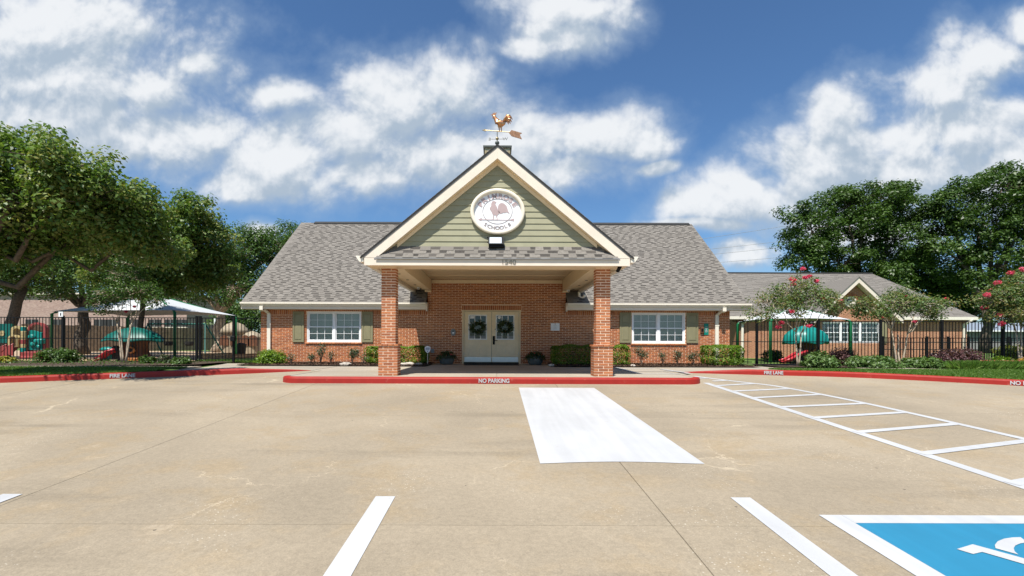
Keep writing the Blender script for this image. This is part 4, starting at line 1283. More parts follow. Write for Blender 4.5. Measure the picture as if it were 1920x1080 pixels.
# pillars
bxw, byw = 0.0925 * ST, 0.0925
def pillar(cx, cy=12.2035):
    W, D = 0.4065 * ST, 0.4065
    core = MB().box(cx - W / 2 + 0.007, cx + W / 2 - 0.007, cy - D / 2 + 0.007, cy + D / 2 - 0.007, 0, 11 * COURSE)
    w2, d2 = 0.305 * ST, 0.305
    core.box(cx - w2 / 2 + 0.006, cx + w2 / 2 - 0.006, cy - d2 / 2 + 0.006, cy + d2 / 2 - 0.006, 11 * COURSE, 2.727)
    pil = core.build('pillar', 'mortar', bld)
    cache = {}
    def br(x0, x1, y0, y1, z0, z1):
        k = (round(x1 - x0, 3), round(y1 - y0, 3), round(z1 - z0, 3))
        if k not in cache:
            a, b, c = (x1 - x0) / 2, (y1 - y0) / 2, (z1 - z0) / 2
            e = 0.004
            mb = MB()
            vs = []
            for sx in (-1, 1):
                for sy in (-1, 1):
                    for sz in (-1, 1):
                        vs += [(sx * (a - e), sy * (b - e), sz * c)]
            mb.box(-a + e, a - e, -b, b, -c + e, c - e)
            mb.box(-a, a, -b + e, b - e, -c + e, c - e)
            cache[k] = mb.mesh('brick', 'brick')
        link('brick', cache[k], pil, ((x0 + x1) / 2 + random.uniform(-.001, .001), (y0 + y1) / 2 + random.uniform(-.001, .001), (z0 + z1) / 2))
    jx, j = 0.012 * ST, 0.012
    for i in range(11):
        z0 = i * COURSE; z1 = z0 + COURSE - 0.0125
        X0, X1, Y0, Y1 = cx - W / 2, cx + W / 2, cy - D / 2, cy + D / 2
        if i % 2:
            for yy in (Y0, Y1 - byw):
                br(X0, cx - jx / 2, yy, yy + byw, z0, z1); br(cx + jx / 2, X1, yy, yy + byw, z0, z1)
            for xx in (X0, X1 - bxw):
                br(xx, xx + bxw, Y0 + byw + j, Y1 - byw - j, z0, z1)
        else:
            for xx in (X0, X1 - bxw):
                br(xx, xx + bxw, Y0, cy - j / 2, z0, z1); br(xx, xx + bxw, cy + j / 2, Y1, z0, z1)
            for yy in (Y0, Y1 - byw):
                br(X0 + bxw + jx, X1 - bxw - jx, yy, yy + byw, z0, z1)
    # rowlock cap
    zc0 = 11 * COURSE; zc1 = zc0 + 0.052
    X0, X1, Y0, Y1 = cx - W / 2 - 0.03, cx + W / 2 + 0.03, cy - D / 2 - 0.025, cy + D / 2 + 0.025
    n = 4
    for k in range(n):
        p = (X1 - X0) / n
        br(X0 + k * p + 0.005, X0 + (k + 1) * p - 0.005, Y0, Y0 + 0.1, zc0, zc1); br(X0 + k * p + 0.005, X0 + (k + 1) * p - 0.005, Y1 - 0.1, Y1, zc0, zc1)
    for xx in (X0, X1 - 0.12):
        br(xx, xx + 0.12, Y0 + 0.11, cy - 0.005, zc0, zc1); br(xx, xx + 0.12, cy + 0.005, Y1 - 0.11, zc0, zc1)
    zs_ = zc1 + 0.008
    MB().box(cx - w2 / 2, cx + w2 / 2, cy - d2 / 2, cy + d2 / 2, zc1 - 0.02, zc1 + 0.004).build('mortar_bed', 'mortar', pil)
    i = 0
    while zs_ + COURSE < 2.735:
        z1 = zs_ + COURSE - 0.0125
        X0, X1, Y0, Y1 = cx - w2 / 2, cx + w2 / 2, cy - d2 / 2, cy + d2 / 2
        if i % 2:
            br(X0, X1 - bxw - jx, Y0, Y0 + byw, zs_, z1); br(X1 - bxw, X1, Y0, Y1 - byw - j, zs_, z1)
            br(X0 + bxw + jx, X1, Y1 - byw, Y1, zs_, z1); br(X0, X0 + bxw, Y0 + byw + j, Y1, zs_, z1)
        else:
            br(X0 + bxw + jx, X1, Y0, Y0 + byw, zs_, z1); br(X0, X0 + bxw, Y0, Y1 - byw - j, zs_, z1)
            br(X0, X1 - bxw - jx, Y1 - byw, Y1, zs_, z1); br(X1 - bxw, X1, Y0 + byw + j, Y1, zs_, z1)
        zs_ += COURSE; i += 1
pillar(-2.722)
pillar(2.668)

# cupola on the portico ridge
CUY = 13.5
cu = MB()
cw, cd = 0.335, 0.30
ztop = 6.185
cu.box(-cw, cw, CUY - cd, CUY + cd, 5.3, ztop)
cup = cu.build('cupola', 'brass', bld)
for (x0, x1) in ((-cw + 0.06, -0.03), (0.03, cw - 0.06)):
    MB().box(x0, x1, CUY - cd - 0.012, CUY - cd - 0.001, 5.55, ztop - 0.06).build('cupola_panel', 'trim', cup)
for sx in (-1, 1):
    MB().box(sx * (cw - 0.055), sx * (cw + 0.012), CUY - cd - 0.016, CUY - cd + 0.05, 5.35, ztop).build('cupola_corner', 'brass', cup)
c4 = MB()
c4.add([(-cw - 0.05, CUY - cd - 0.05, ztop), (cw + 0.05, CUY - cd - 0.05, ztop), (cw + 0.05, CUY + cd + 0.05, ztop), (-cw - 0.05, CUY + cd + 0.05, ztop),
        (-cw - 0.06, CUY - cd - 0.06, ztop + 0.05), (cw + 0.06, CUY - cd - 0.06, ztop + 0.05), (cw + 0.06, CUY + cd + 0.06, ztop + 0.05), (-cw - 0.06, CUY + cd + 0.06, ztop + 0.05),
        (0, CUY, ztop + 0.17)], [(0, 3, 2, 1), (0, 1, 5, 4), (1, 2, 6, 5), (2, 3, 7, 6), (3, 0, 4, 7), (4, 5, 8), (5, 6, 8), (6, 7, 8), (7, 4, 8)])
c4.build('cupola_cap', 'vane_grey', cup)

# ------------------------------------------------------------------ weather vane
def vx(px): return PX(px, CUY, 250)
def vz(py): return PZ(933, py, CUY)
vb = (0.0, CUY, vz(272))
vane = thing('weather_vane', 'copper rooster weather vane with arrow above the portico peak', 'weather vane', vb)
cxv = vx(932.3)
MB().tube([(cxv, CUY, vz(275)), (cxv, CUY, vz(246))], 0.011).build('rod', 'vane_grey', vane)
MB().ball((cxv, CUY, vz(268)), 0.057, 10, 1.1).build('ball', 'vane_grey', vane, True)
MB().ball((cxv, CUY, vz(260)), 0.042, 10, 1.1).build('ball', 'brass', vane, True)
MB().tube([(vx(921), CUY, vz(261)), (vx(944), CUY, vz(260.6))], 0.007).build('direction_arm', 'vane_grey', vane)
MB().tube([(cxv, CUY - 0.16, vz(260.8)), (cxv, CUY + 0.16, vz(260.8))], 0.007).build('direction_arm', 'vane_grey', vane)
for ch, px, flip in (('E', 918.3, True), ('W', 947.3, False)):
    me = text_mesh(ch, 0.075, 'vane_grey', 0.006, (-1 if flip else 1) * ST * 1.1)
    link('direction_letter', move_mesh(me, Matrix.Translation((vx(px), CUY, vz(261 if flip else 260.3)))), vane)
ar = MB(); tilt = (vz(244.0), vz(249.3))
ar.tube([(vx(906), CUY, tilt[0]), (vx(975), CUY, tilt[1])], 0.012)
ar.build('arrow_shaft', 'brass', vane)
MB().prism_y([(vx(904), tilt[0]), (vx(911), tilt[0] + 0.03), (vx(909.5), tilt[0]-0.006), (vx(911), tilt[0] - 0.045)], CUY - 0.012, CUY + 0.012).build('arrow_head', 'brass', vane)
zt_ = vz(249.5)
for up in (1, -1):
    m = MB()
    for k in range(4):
        xa = vx(954.5 + k * 5.0); xb = vx(954.5 + (k + 1) * 5.0)
        h = 0.085
        m.prism_y([(xa, zt_ - 0.01 * k), (xb, zt_ - 0.01 * k - 0.01), (xb + 0.06, zt_ + up * (h if k < 4 else .07) - 0.022 * k - 0.02), (xa + 0.07, zt_ + up * h - 0.022 * k)], CUY - 0.012 - 0.002 * (k % 2), CUY + 0.012 + 0.002 * (k % 2))
    m.build('arrow_feather', 'copper', vane)
# rooster: body of revolution along a bent spine, tail of curved plumes
def blob_tube(pts, rads, n=14, flat=0.55):
    mb = MB().tube(pts, rads, n)
    mb.v = [(x, CUY + (y - CUY) * flat, z) for x, y, z in mb.v]
    return mb
def rp(px, py): return (vx(px), CUY, vz(py))
rooster = blob_tube([rp(*p) for p in ((925.2, 216.0), (926.2, 218.2), (928.2, 221.5), (930.2, 225), (932.6, 228.8), (936.4, 231.2), (941, 231.5), (945, 229.5), (948.5, 226.5))],
                    [0.034, 0.046, 0.050, 0.062, 0.088, 0.108, 0.094, 0.064, 0.035]).build('rooster_body', 'copper', vane, True)
t_ = MB()
for k, (mx, my, ex, ey) in enumerate(((950, 217.5, 959, 220), (952, 218.5, 961, 224.5), (951.5, 221.5, 959.5, 229), (951, 224, 957, 232), (949.5, 226, 953.5, 232.5), (948, 220, 954, 217.8))):
    p = [rp(943.5, 229), rp((943.5 + mx) / 2 + 0.5, (229 + my) / 2 - 1.0), rp(mx, my), rp((mx + ex) / 2 + 1.2, (my + ey) / 2 - 1.2), rp(ex, ey)]
    t_.tube([(a, b + (k - 2) * 0.012, c) for a, b, c in p], [0.03, 0.034, 0.034, 0.026, 0.006], 8)
t_.build('tail', 'copper', rooster, True)
cb = MB().prism_y([(rp(923.2, 214.8)[0], rp(0, 214.8)[2]), (rp(924, 211)[0], rp(0, 211)[2]), (rp(926, 213)[0], rp(0, 213)[2]), (rp(927.5, 210.3)[0], rp(0, 210.3)[2]), (rp(928.8, 212.6)[0], rp(0, 212.6)[2]), (rp(931.5, 210.5)[0], rp(0, 210.5)[2]), (rp(929.6, 215.5)[0], rp(0, 215.5)[2])], CUY - 0.008, CUY + 0.008)
cb.build('comb', 'copper', rooster)
MB().prism_y([(rp(923.8, 215.0)[0], rp(0, 215.0)[2]), (rp(920.2, 214.4)[0], rp(0, 214.4)[2]), (rp(923.4, 217.6)[0], rp(0, 217.6)[2])], CUY - 0.008, CUY + 0.008).build('beak', 'copper', rooster)
MB().tube([rp(924.6, 218), rp(924.3, 221.6)], [0.014, 0.020], 8).build('wattle', 'copper', rooster)
for (a, b) in ((935.4, 936.6), (939.2, 940.4)):
    MB().tube([rp(a, 235.5), rp(a + 0.6, 240.5), rp(b, 246.6), rp(b - 2.4, 247.0)], [0.04, 0.019, 0.015, 0.014], 8).build('leg', 'copper', rooster)

# ------------------------------------------------------------------ oval sign, flood light and small fittings
SGY = SY - 0.005
sc_ = (PX(933, SGY, 397), SGY - 0.03, PZ(933, 397.6, SGY))
sign = thing('oval_sign', 'round white school sign with rooster emblem and cream rim on gable', 'sign', (sc_[0], SGY, sc_[2] - 0.58))
sxr, szr = 51.0 * SGY / F, 42.8 * SGY / F
MB().ring_y((sc_[0], SGY, sc_[2]), [(0, 0), (0, -0.07), (-0.02, -0.085), (-0.075, -0.085), (-0.095, -0.06), (-0.095, 0)], 72, sxr, szr).build('rim', 'sign_ring', sign, True)
fc = MB()
n = 72
fc.add([(sc_[0] + (sxr - 0.09) * math.cos(2 * math.pi * k / n), SGY - 0.022, sc_[2] + (szr - 0.09) * math.sin(2 * math.pi * k / n)) for k in range(n)] +
       [(sc_[0] + (sxr - 0.09) * math.cos(2 * math.pi * k / n), SGY - 0.002, sc_[2] + (szr - 0.09) * math.sin(2 * math.pi * k / n)) for k in range(n)],
       [tuple(range(n)), tuple(range(2 * n - 1, n - 1, -1))] + [(k, (k + 1) % n, (k + 1) % n + n, k + n) for k in range(n)])
face = fc.build('face', 'sign_face', sign)
SFY = SGY - 0.026
# thin ring
k2 = SGY / F
rcx, rcz = sc_[0] - 0.2 * k2, sc_[2] + 0.0
MB().ring_y((rcx, SFY, rcz + 0.7 * k2), [(0, 0), (0, -0.002), (-0.012, -0.002), (-0.012, 0)], 64, 28.0 * k2, 23.8 * k2).build('ring_line', 'sign_letter', face)
# lettering on arcs (ellipse radii in px)
def arc_text(s, a0, a1, rx, rz, h, mat, inward, bold=0.0):
    n = len(s)
    for i, ch in enumerate(s):
        a = math.radians(a0 + (a1 - a0) * i / (n - 1))
        me = text_mesh(ch, h, mat, 0.0015, ST, bold)
        rot = (a - math.pi / 2) if not inward else (a + math.pi / 2)
        nx = math.cos(a) * rx * k2; nz = math.sin(a) * rz * k2
        tang = math.atan2(nz / (rz * rz) * 1, nx / (rx * rx)) if True else a
        ang = tang - math.pi / 2 if not inward else tang + math.pi / 2
        move_mesh(me, Matrix.Translation((rcx + nx, SFY - 0.003, rcz + nz)) @ Matrix.Rotation(-ang, 4, 'Y'))
        link('lettering', me, face)
arc_text('PRIMROSE', 152, 28, 36.2, 29.6, 0.108, 'emblem', False, 0.008)
arc_text('SCHOOLS', 232, 308, 36.0, 30.2, 0.085, 'sign_letter', True, 0.003)
# rooster emblem: outline in px of the 7.2x enlarged view (origin 840, 330)
def em(pts, name='emblem'):
    poly = [(PX(840 + x / 7.2, SGY, 397), PZ(933, 330 + y / 7.2, SGY)) for x, y in pts]
    MB().prism_y(poly, SFY - 0.003, SFY).build(name, 'emblem', face)
em([(585, 372), (597, 347), (612, 341), (632, 345), (655, 358), (640, 372), (636, 384), (648, 402), (660, 425), (668, 452), (678, 470), (690, 482), (700, 495), (690, 512), (676, 524), (668, 535), (662, 548), (672, 590), (664, 592), (650, 545), (638, 528), (622, 533), (614, 590), (602, 590), (612, 532), (600, 515), (590, 492), (575, 468), (563, 448), (563, 438), (578, 418), (584, 402), (582, 388)])
em([(672, 452), (674, 420), (684, 392), (700, 375), (722, 368), (750, 374), (775, 392), (792, 415), (802, 445), (812, 478), (832, 512), (806, 500), (790, 490), (770, 500), (745, 498), (720, 510), (698, 514), (688, 500), (680, 478)])
MB().prism_y([(PX(840 + x / 7.2, SGY, 397), PZ(933, 330 + y / 7.2, SGY)) for x, y in ((405, 590), (462, 568), (446, 588), (830, 594), (895, 576), (888, 596), (898, 612), (830, 601), (446, 597), (462, 612))], SFY - 0.0045, SFY - 0.0032).build('emblem_arrow', 'emblem', face)

fl = thing('flood_light', 'black flood light mounted under the round rooster sign', 'flood light', (0, SY, PZ(930, 464, SY)))
fx0, fx1 = PX(915.5, SY - 0.1, 450), PX(944.5, SY - 0.1, 450)
fz0, fz1 = PZ(930, 463.5, SY - 0.1), PZ(930, 443.5, SY - 0.1)
zm = fz0 + (fz1 - fz0) * 0.25
MB().add([(fx0, SY - 0.16, zm), (fx1, SY - 0.16, zm), (fx1, SY - 0.10, fz1), (fx0, SY - 0.10, fz1), (fx0 + 0.02, SY - 0.03, zm), (fx1 - 0.02, SY - 0.03, zm), (fx1 - 0.02, SY - 0.03, fz1), (fx0 + 0.02, SY - 0.03, fz1)],
         [(0, 1, 2, 3), (4, 7, 6, 5), (0, 4, 5, 1), (1, 5, 6, 2), (2, 6, 7, 3), (3, 7, 4, 0)]).build('housing', 'black_metal', fl)
a_, b_ = fx0 + 0.035, fx1 - 0.055
def onf(x, t): return (x, SY - 0.163 + 0.06 * t, zm + (fz1 - zm) * t)
MB().add([onf(a_, 0.12), onf(b_, 0.12), onf(b_, 0.88), onf(a_, 0.88)], [(0, 1, 2, 3)]).build('lens', 'lens', fl)
MB().bbox(fx0 + 0.01, fx1 + 0.02, SY - 0.12, SY + 0.01, fz0, zm - 0.01, 0.01).build('mount_box', 'black_metal', fl)
for t in (0.2, 0.8):
    MB().box(fx0 - 0.03, fx0 + 0.0, SY - 0.13, SY - 0.10, zm + (fz1 - zm) * t, zm + (fz1 - zm) * t + 0.025).build('latch', 'black_metal', fl)

ic = thing('intercom', 'dark oval door intercom plate on brick left of the double door', 'intercom', (PX(849.8, WD), WD, PZ(850, 623, WD)))
ix, iz = PX(849.8, WD), PZ(850, 623, WD)
MB().ring_y((ix, WD - 0.008, iz), [(0, 0), (0, -0.02), (-0.05, -0.03), (-0.1, -0.03), (-0.1, 0)], 24, 0.102, 0.14).build('plate', 'grey_plastic', ic)
MB().bbox(ix - 0.065, ix + 0.065, WD - 0.035, WD - 0.01, iz - 0.10, iz + 0.10, 0.006).build('body', 'grey_plastic', ic)
MB().bbox(ix - 0.035, ix + 0.04, WD - 0.042, WD - 0.035, iz - 0.055, iz + 0.01, 0.002).build('button_panel', 'plastic_white', ic)
MB().bbox(ix - 0.03, ix + 0.035, WD - 0.040, WD - 0.035, iz + 0.018, iz + 0.055, 0.002).build('screen', 'black_metal', ic)

pq = thing('wall_plaque', 'small white notice plaque on brick right of the double door', 'plaque', (PX(1040.5, WD), WD, PZ(1040, 620, WD)))
R = rect_from_px(1032.5, 1049, 606, 620, WD)
bp_ = MB().bbox(R[0], R[1], WD - 0.028, WD - 0.008, R[2], R[3], 0.004).build('board', 'sign_face', pq)
for i in range(5):
    zz = R[3] - 0.085 - i * 0.035; k = 0.10 + 0.06 * (i % 2)
    MB().box(R[0] + k, R[1] - k, WD - 0.0295, WD - 0.0285, zz, zz + 0.008).build('print_line', 'grey_plastic', bp_)
MB().box((R[0] + R[1]) / 2 - 0.02, (R[0] + R[1]) / 2 + 0.02, WD - 0.0295, WD - 0.0285, R[3] - 0.045, R[3] - 0.02).build('print_mark', 'play_red', bp_)

gs = thing('number_sign', 'green sign with white vertical number beside the right downspout', 'sign', (PX(1324, WD), WD, PZ(1324, 628, WD)))
R = rect_from_px(1319.6, 1328.2, 606.5, 628, WD)
gb = MB().bbox(R[0], R[1], WD - 0.022, WD - 0.008, R[2], R[3], 0.002).build('board', 'green_sign', gs)
me = text_mesh('1540', 0.085, 'white_paint', 0.0015, 1.0, 0.002)
link('lettering', move_mesh(me, Matrix.Translation(((R[0] + R[1]) / 2, WD - 0.025, (R[2] + R[3]) / 2)) @ Matrix.Rotation(math.radians(90), 4, 'Y')), gb)
lk = thing('lock_box', 'dark key box on brick beside the green number sign', 'key box', (PX(1316, WD), WD, PZ(1316, 624, WD)))
R = rect_from_px(1312.5, 1319.4, 614, 624.5, WD)
MB().bbox(R[0], R[1], WD - 0.07, WD - 0.008, R[2], R[3], 0.012).build('body', 'play_brown', lk)
MB().bbox(R[0] + 0.02, R[1] - 0.04, WD - 0.082, WD - 0.071, R[2] + 0.06, R[3] - 0.04, 0.004).build('cover', 'black_metal', lk)

ca = thing('security_camera', 'black bullet camera under the right corner of the portico eave', 'camera', (2.98, 11.95, 2.83))
MB().tube([(2.98, 11.88, 2.60), (3.05, 11.90, 2.74)], [0.042, 0.05], 12).build('body', 'black_metal', ca, True)
MB().tube([(3.05, 11.90, 2.74), (3.08, 11.98, 2.914)], 0.018, 8).build('bracket', 'black_metal', ca)
for x, lab in ((-2.98, 'small white dome camera under the left portico eave near the wall'), (2.70, 'small white dome camera under the right portico beam near the wall')):
    dcam = thing('dome_camera', lab, 'camera', (x, 18.2, 2.9))
    zc_ = 2.914 if x < 0 else 2.838
    MB().lathe([(0.06, 0), (0.06, -0.03), (0.045, -0.035), (0.04, -0.06), (0.02, -0.08), (0.002, -0.085)], (x, 18.2, zc_), 18).build('dome', 'plastic_white', dcam, True)
    MB().ball((x, 18.145, zc_ - 0.055), 0.02, 8).build('eye', 'black_metal', dcam, True)
el = []
for k in range(9):
    a = math.radians(180 + k * 22)
    el.append((3.33 + 0.10 * math.cos(a) - 0.02, 18.75 - 0.1 * k / 8, 2.70 + 0.12 * math.sin(a)))
MB().tube([(3.21, 18.75, 2.82)] + el, 0.05, 10).build('downspout_elbow', 'trim_gutter', bld)
# ------------------------------------------------------------------ trees and shrubs
def tree(name, label, base, fork, r0, lobes, leafmat_, bark, nleaf, lsize, clump=0.55, per=70, group=None, lean=None, up=0.6, aspect=0.55, flat=0.7, limbs_vis=1.0, seedv=0, flowers=None, shell=0.55, trunks=None, tone=0.25):
    """lobes: list of (x, y, z, rx, ry, rz) in world units. A trunk forks into limbs, one per lobe, which branch to leaf clumps"""
    rg = np.random.default_rng(100 + seedv)
    rr = random.Random(seedv)
    t = thing(name, label, 'tree', base, group)
    wood = MB()
    base = Vector(base)
    roots = trunks or [(tuple(base), tuple(fork))]
    limb_pts = []
    stems = []
    for (b0, f0) in roots:
        b0 = Vector(b0); f0 = Vector(f0)
        pts = []
        for k in range(6):
            u = k / 5
            p = b0.lerp(f0, u) + Vector((rr.uniform(-1, 1), rr.uniform(-1, 1), 0)) * r0 * 0.35 * (1 if 0 < k < 5 else 0)
            pts.append(p)
        wood.tube(pts, [r0 * (1.3 if k == 0 else 1.0 - (0.11 if trunks else 0.06) * k) for k in range(6)], 10)
        stems.append(f0)
    vol = [l[3] * l[4] * l[5] for l in lobes]
    tot = sum(v ** 0.75 for v in vol)
    centers = []; 
    for l, v in zip(lobes, vol):
        c = Vector(l[:3])
        f0 = min(stems, key=lambda s_: (s_ - c).length)
        L = (c - f0).length
        pts = []
        side = Vector((rr.uniform(-1, 1), rr.uniform(-1, 1), 0.0)) * L * 0.10
        for k in range(7):
            u = k / 6
            p = f0.lerp(c, u) + side * math.sin(u * math.pi) + Vector((0, 0, L * 0.10)) * math.sin(u * math.pi) * (1 if rr.random() < 0.7 else -0.6)
            pts.append(p)
        rl = r0 * (0.5 if trunks else 0.55 * min(1.0, 0.45 + 0.1 * L))
        wood.tube(pts, [rl * (1 - 0.78 * k / 6) for k in range(7)], 7)
        nclump = max(5, int(nleaf / per * (v ** 0.75) / tot))
        lp = [(pts[k], rl * (1 - 0.78 * k / 6)) for k in range(2, 7)]
        for _ in range(nclump):
            dv = rg.normal(size=3); dv /= np.linalg.norm(dv)
            rad = shell + (1 - shell) * rg.random() ** 0.5
            rad *= 0.86 + 0.3 * math.sin(3.1 * dv[0] + 2 * seedv) * math.cos(2.7 * dv[2] + seedv)
            q = Vector((l[0] + dv[0] * l[3] * rad, l[1] + dv[1] * l[4] * rad, l[2] + dv[2] * l[5] * rad))
            centers.append(q)
            if rr.random() < limbs_vis:
                s_, sr = min(lp, key=lambda a: (a[0] - q).length)
                mid = s_.lerp(q, 0.5) + Vector((rr.uniform(-.1, .1), rr.uniform(-.1, .1), rr.uniform(-.05, .15))) * (q - s_).length
                wood.tube([s_, mid, q], [min(sr, 0.035) * 0.9, 0.014, 0.005], 4, False)
    wood.build('trunk', bark, t, True, fix=False)
    C = np.array([list(c) for c in centers])
    n = len(C)
    cs = clump * rg.uniform(0.65, 1.35, n)
    cnt = np.maximum(8, (per * (cs / clump) ** 2).astype(int))
    idx = np.repeat(np.arange(n), cnt)
    off = rg.normal(size=(len(idx), 3)); off /= np.linalg.norm(off, axis=1)[:, None]
    off *= (rg.random(len(idx)) ** 0.45)[:, None]
    off[:, 2] *= flat
    pos = C[idx] + off * cs[idx][:, None]
    tint = rg.uniform(-tone, tone, n)[idx] + rg.uniform(0, 1, len(idx)) * 0.8 + 0.1
    me = leaf_mesh('crown', pos, lsize, leafmat_, up=up, aspect=aspect, rnd=tint, dirs=off * 1.1, spread=0.62)
    link('crown', me, t)
    if flowers:
        for (fx, fy, fz_, fr) in flowers:
            k = 120
            o2 = rg.normal(size=(k, 3)); o2 /= np.linalg.norm(o2, axis=1)[:, None]; o2 *= (rg.random(k) ** 0.4)[:, None]
            p = np.array([fx, fy, fz_]) + o2 * np.array([fr * ST, fr, fr * 0.8])
            link('flower_cluster', leaf_mesh('flower_cluster', p, 0.045, 'flower_pink', up=0.2, aspect=0.9), t)
            sp = min(centers, key=lambda c: (c - Vector((fx, fy, fz_))).length)
            MB().tube([tuple(sp), (fx, fy, fz_)], [0.008, 0.005], 5).build('twig', bark, t)
    return t

def lobe(px, py, d, rpx, rpy, ry=None):
    """lobe centred where that part of the crown stands, at distance d"""
    rx = rpx * d / F; rz = rpy * d / F
    return (PX(px, d), d, PZ(px, py, d), rx, ry if ry else (rx / ST + rz) / 2, rz)

# ornamental pear rooted beside the kerb, its crown reaching over the verge
tree('pear_tree', 'broad leafy pear tree spreading over the left verge near the kerb', (-14.3, 11.9, 0.0), (-14.0, 11.8, 2.0), 0.20,
     [lobe(-90, 330, 11.5, 130, 105, 1.8), lobe(30, 298, 11.5, 75, 62, 1.4), lobe(120, 318, 10.8, 80, 64, 1.3), lobe(60, 395, 11.6, 120, 72, 1.6), lobe(170, 372, 11.2, 80, 62, 1.3), lobe(235, 405, 12.0, 72, 62, 1.2),
      lobe(0, 465, 12.0, 90, 36, 1.4), lobe(290, 455, 12.8, 52, 52, 1.1), lobe(160, 440, 12.2, 100, 45, 1.4)],
     'leaf_pear', 'bark', 44000, 0.11, 0.40, 80, shell=0.4, seedv=1, aspect=0.66, up=0.45)
tree('pear_tree', 'pear tree with glossy leaves rising behind the left iron fence', (PX(256, 23.0), 23.0, 0.0), (PX(268, 22.5), 22.5, 2.7), 0.15,
     [lobe(300, 440, 20.5, 70, 60, 1.8), lobe(370, 410, 20.5, 45, 52, 1.4), lobe(385, 455, 20.8, 48, 52, 1.5), lobe(240, 440, 21, 60, 55, 1.6), lobe(320, 500, 21, 85, 42, 1.9), lobe(230, 380, 21, 50, 40, 1.4), lobe(390, 510, 21.5, 48, 38, 1.5), lobe(280, 535, 21.3, 70, 26, 1.6), lobe(200, 490, 21, 60, 40, 1.6)],
     'leaf_pear', 'bark', 44000, 0.145, 0.5, 76, shell=0.4, seedv=2, aspect=0.62, up=0.5)
tree('oak_tree', 'dark leaning oak at the far left behind the fence', (PX(2, 23), 23, 0.0), (PX(36, 23), 23.2, 3.4), 0.27,
     [lobe(20, 460, 23, 75, 55, 2.2), lobe(110, 470, 23.5, 80, 50, 2.0), lobe(-60, 440, 23, 90, 70, 2.5), lobe(60, 395, 24, 90, 60, 2.2), lobe(-20, 530, 23, 60, 26, 1.8), lobe(75, 515, 22.6, 75, 32, 1.7), lobe(20, 500, 22.4, 60, 36, 1.6)],
     'leaf_oak', 'bark', 32000, 0.15, 0.55, 60, seedv=3, limbs_vis=0.7)
tree('oak_tree', 'thick trunked oak between the brick wall and the left shade canopy', (PX(153, 29.5), 29.5, 0.0), (PX(156, 29.5), 29.5, 2.9), 0.36,
     [lobe(130, 500, 29.5, 70, 42, 2.4), lobe(60, 520, 29.0, 60, 32, 2.0), lobe(215, 500, 29.5, 70, 48, 2.4), lobe(150, 445, 30, 95, 55, 2.8), lobe(265, 520, 29, 55, 32, 2.0), lobe(95, 545, 28.5, 45, 18, 1.6), lobe(205, 548, 28.5, 45, 18, 1.6)],
     'leaf_oak', 'bark', 22000, 0.16, 0.6, 44, seedv=4)
tree('live_oak', 'spreading live oak beside the left roof edge of the school', (PX(408, 36), 36, 0.0), (PX(412, 36), 36, 3.0), 0.42,
     [lobe(400, 500, 36, 60, 45, 2.8), lobe(470, 470, 36.5, 62, 50, 3.0), lobe(520, 475, 38, 52, 54, 3.0), lobe(440, 540, 35, 65, 35, 2.4), lobe(360, 540, 36, 55, 32, 2.4), lobe(490, 535, 36, 40, 36, 2.4), lobe(550, 448, 40, 40, 34, 2.6)],
     'leaf_oak', 'bark_pale', 30000, 0.19, 0.75, 46, seedv=5)
for i, (px, py, d, rx, ry_) in enumerate(((470, 590, 52, 60, 40), (20, 560, 70, 70, 45), (250, 570, 74, 90, 30), (-60, 560, 66, 60, 50))):
    labs = ['round green tree behind the tan playhouses', 'tree rising beyond the old brick building at far left', 'low treetop behind the old brick building roof', 'tree at the end of the old brick building']
    tree('broadleaf_tree', labs[i], (PX(px, d), d, -0.03), (PX(px, d), d, 2.2), 0.3, [lobe(px, py, d, rx, ry_), lobe(px + rx * 0.6, py + 10, d + 1, rx * 0.6, ry_ * 0.8), lobe(px - rx * 0.6, py + 8, d, rx * 0.6, ry_ * 0.8)],
         'leaf_shrub' if i == 0 else 'leaf_oak', 'bark', 9000, 0.26, 0.9, 40, 'trees beyond the left playground' , seedv=20 + i)
# tall trees behind the annex
tree('pecan_tree', 'tall dark green tree behind the annex roof beside the power lines', (PX(1610, 46), 46, -0.03), (PX(1612, 46), 46, 4.6), 0.42,
     [lobe(1520, 430, 45, 62, 62, 3.0), lobe(1590, 400, 46, 62, 68, 3.2), lobe(1640, 375, 46, 66, 48, 3.2), lobe(1500, 480, 45, 45, 40, 2.4), lobe(1570, 490, 46, 66, 42, 3.0), lobe(1660, 450, 46, 62, 60, 3.2), lobe(1690, 395, 47, 40, 40, 2.6), lobe(1645, 520, 45, 60, 34, 2.8)],
     'leaf_deep', 'bark', 46000, 0.26, 0.88, 100, flat=0.6, shell=0.5, seedv=7, limbs_vis=0.6)
tree('pecan_tree', 'tallest dark green tree at the far right behind the crape myrtles', (PX(1850, 44), 44, -0.03), (PX(1848, 44), 44, 4.2), 0.45,
     [lobe(1880, 350, 44, 72, 54, 3.4), lobe(1790, 385, 44, 52, 62, 2.8), lobe(1850, 420, 44, 80, 60, 3.4), lobe(1935, 420, 43, 62, 80, 3.4), lobe(1770, 470, 44, 55, 45, 2.8), lobe(1860, 500, 43, 85, 45, 3.4), lobe(1745, 415, 45, 30, 40, 2.2), lobe(1960, 340, 44, 60, 60, 3.0)],
     'leaf_deep', 'bark', 46000, 0.26, 0.88, 100, flat=0.6, shell=0.5, seedv=8, limbs_vis=0.6)
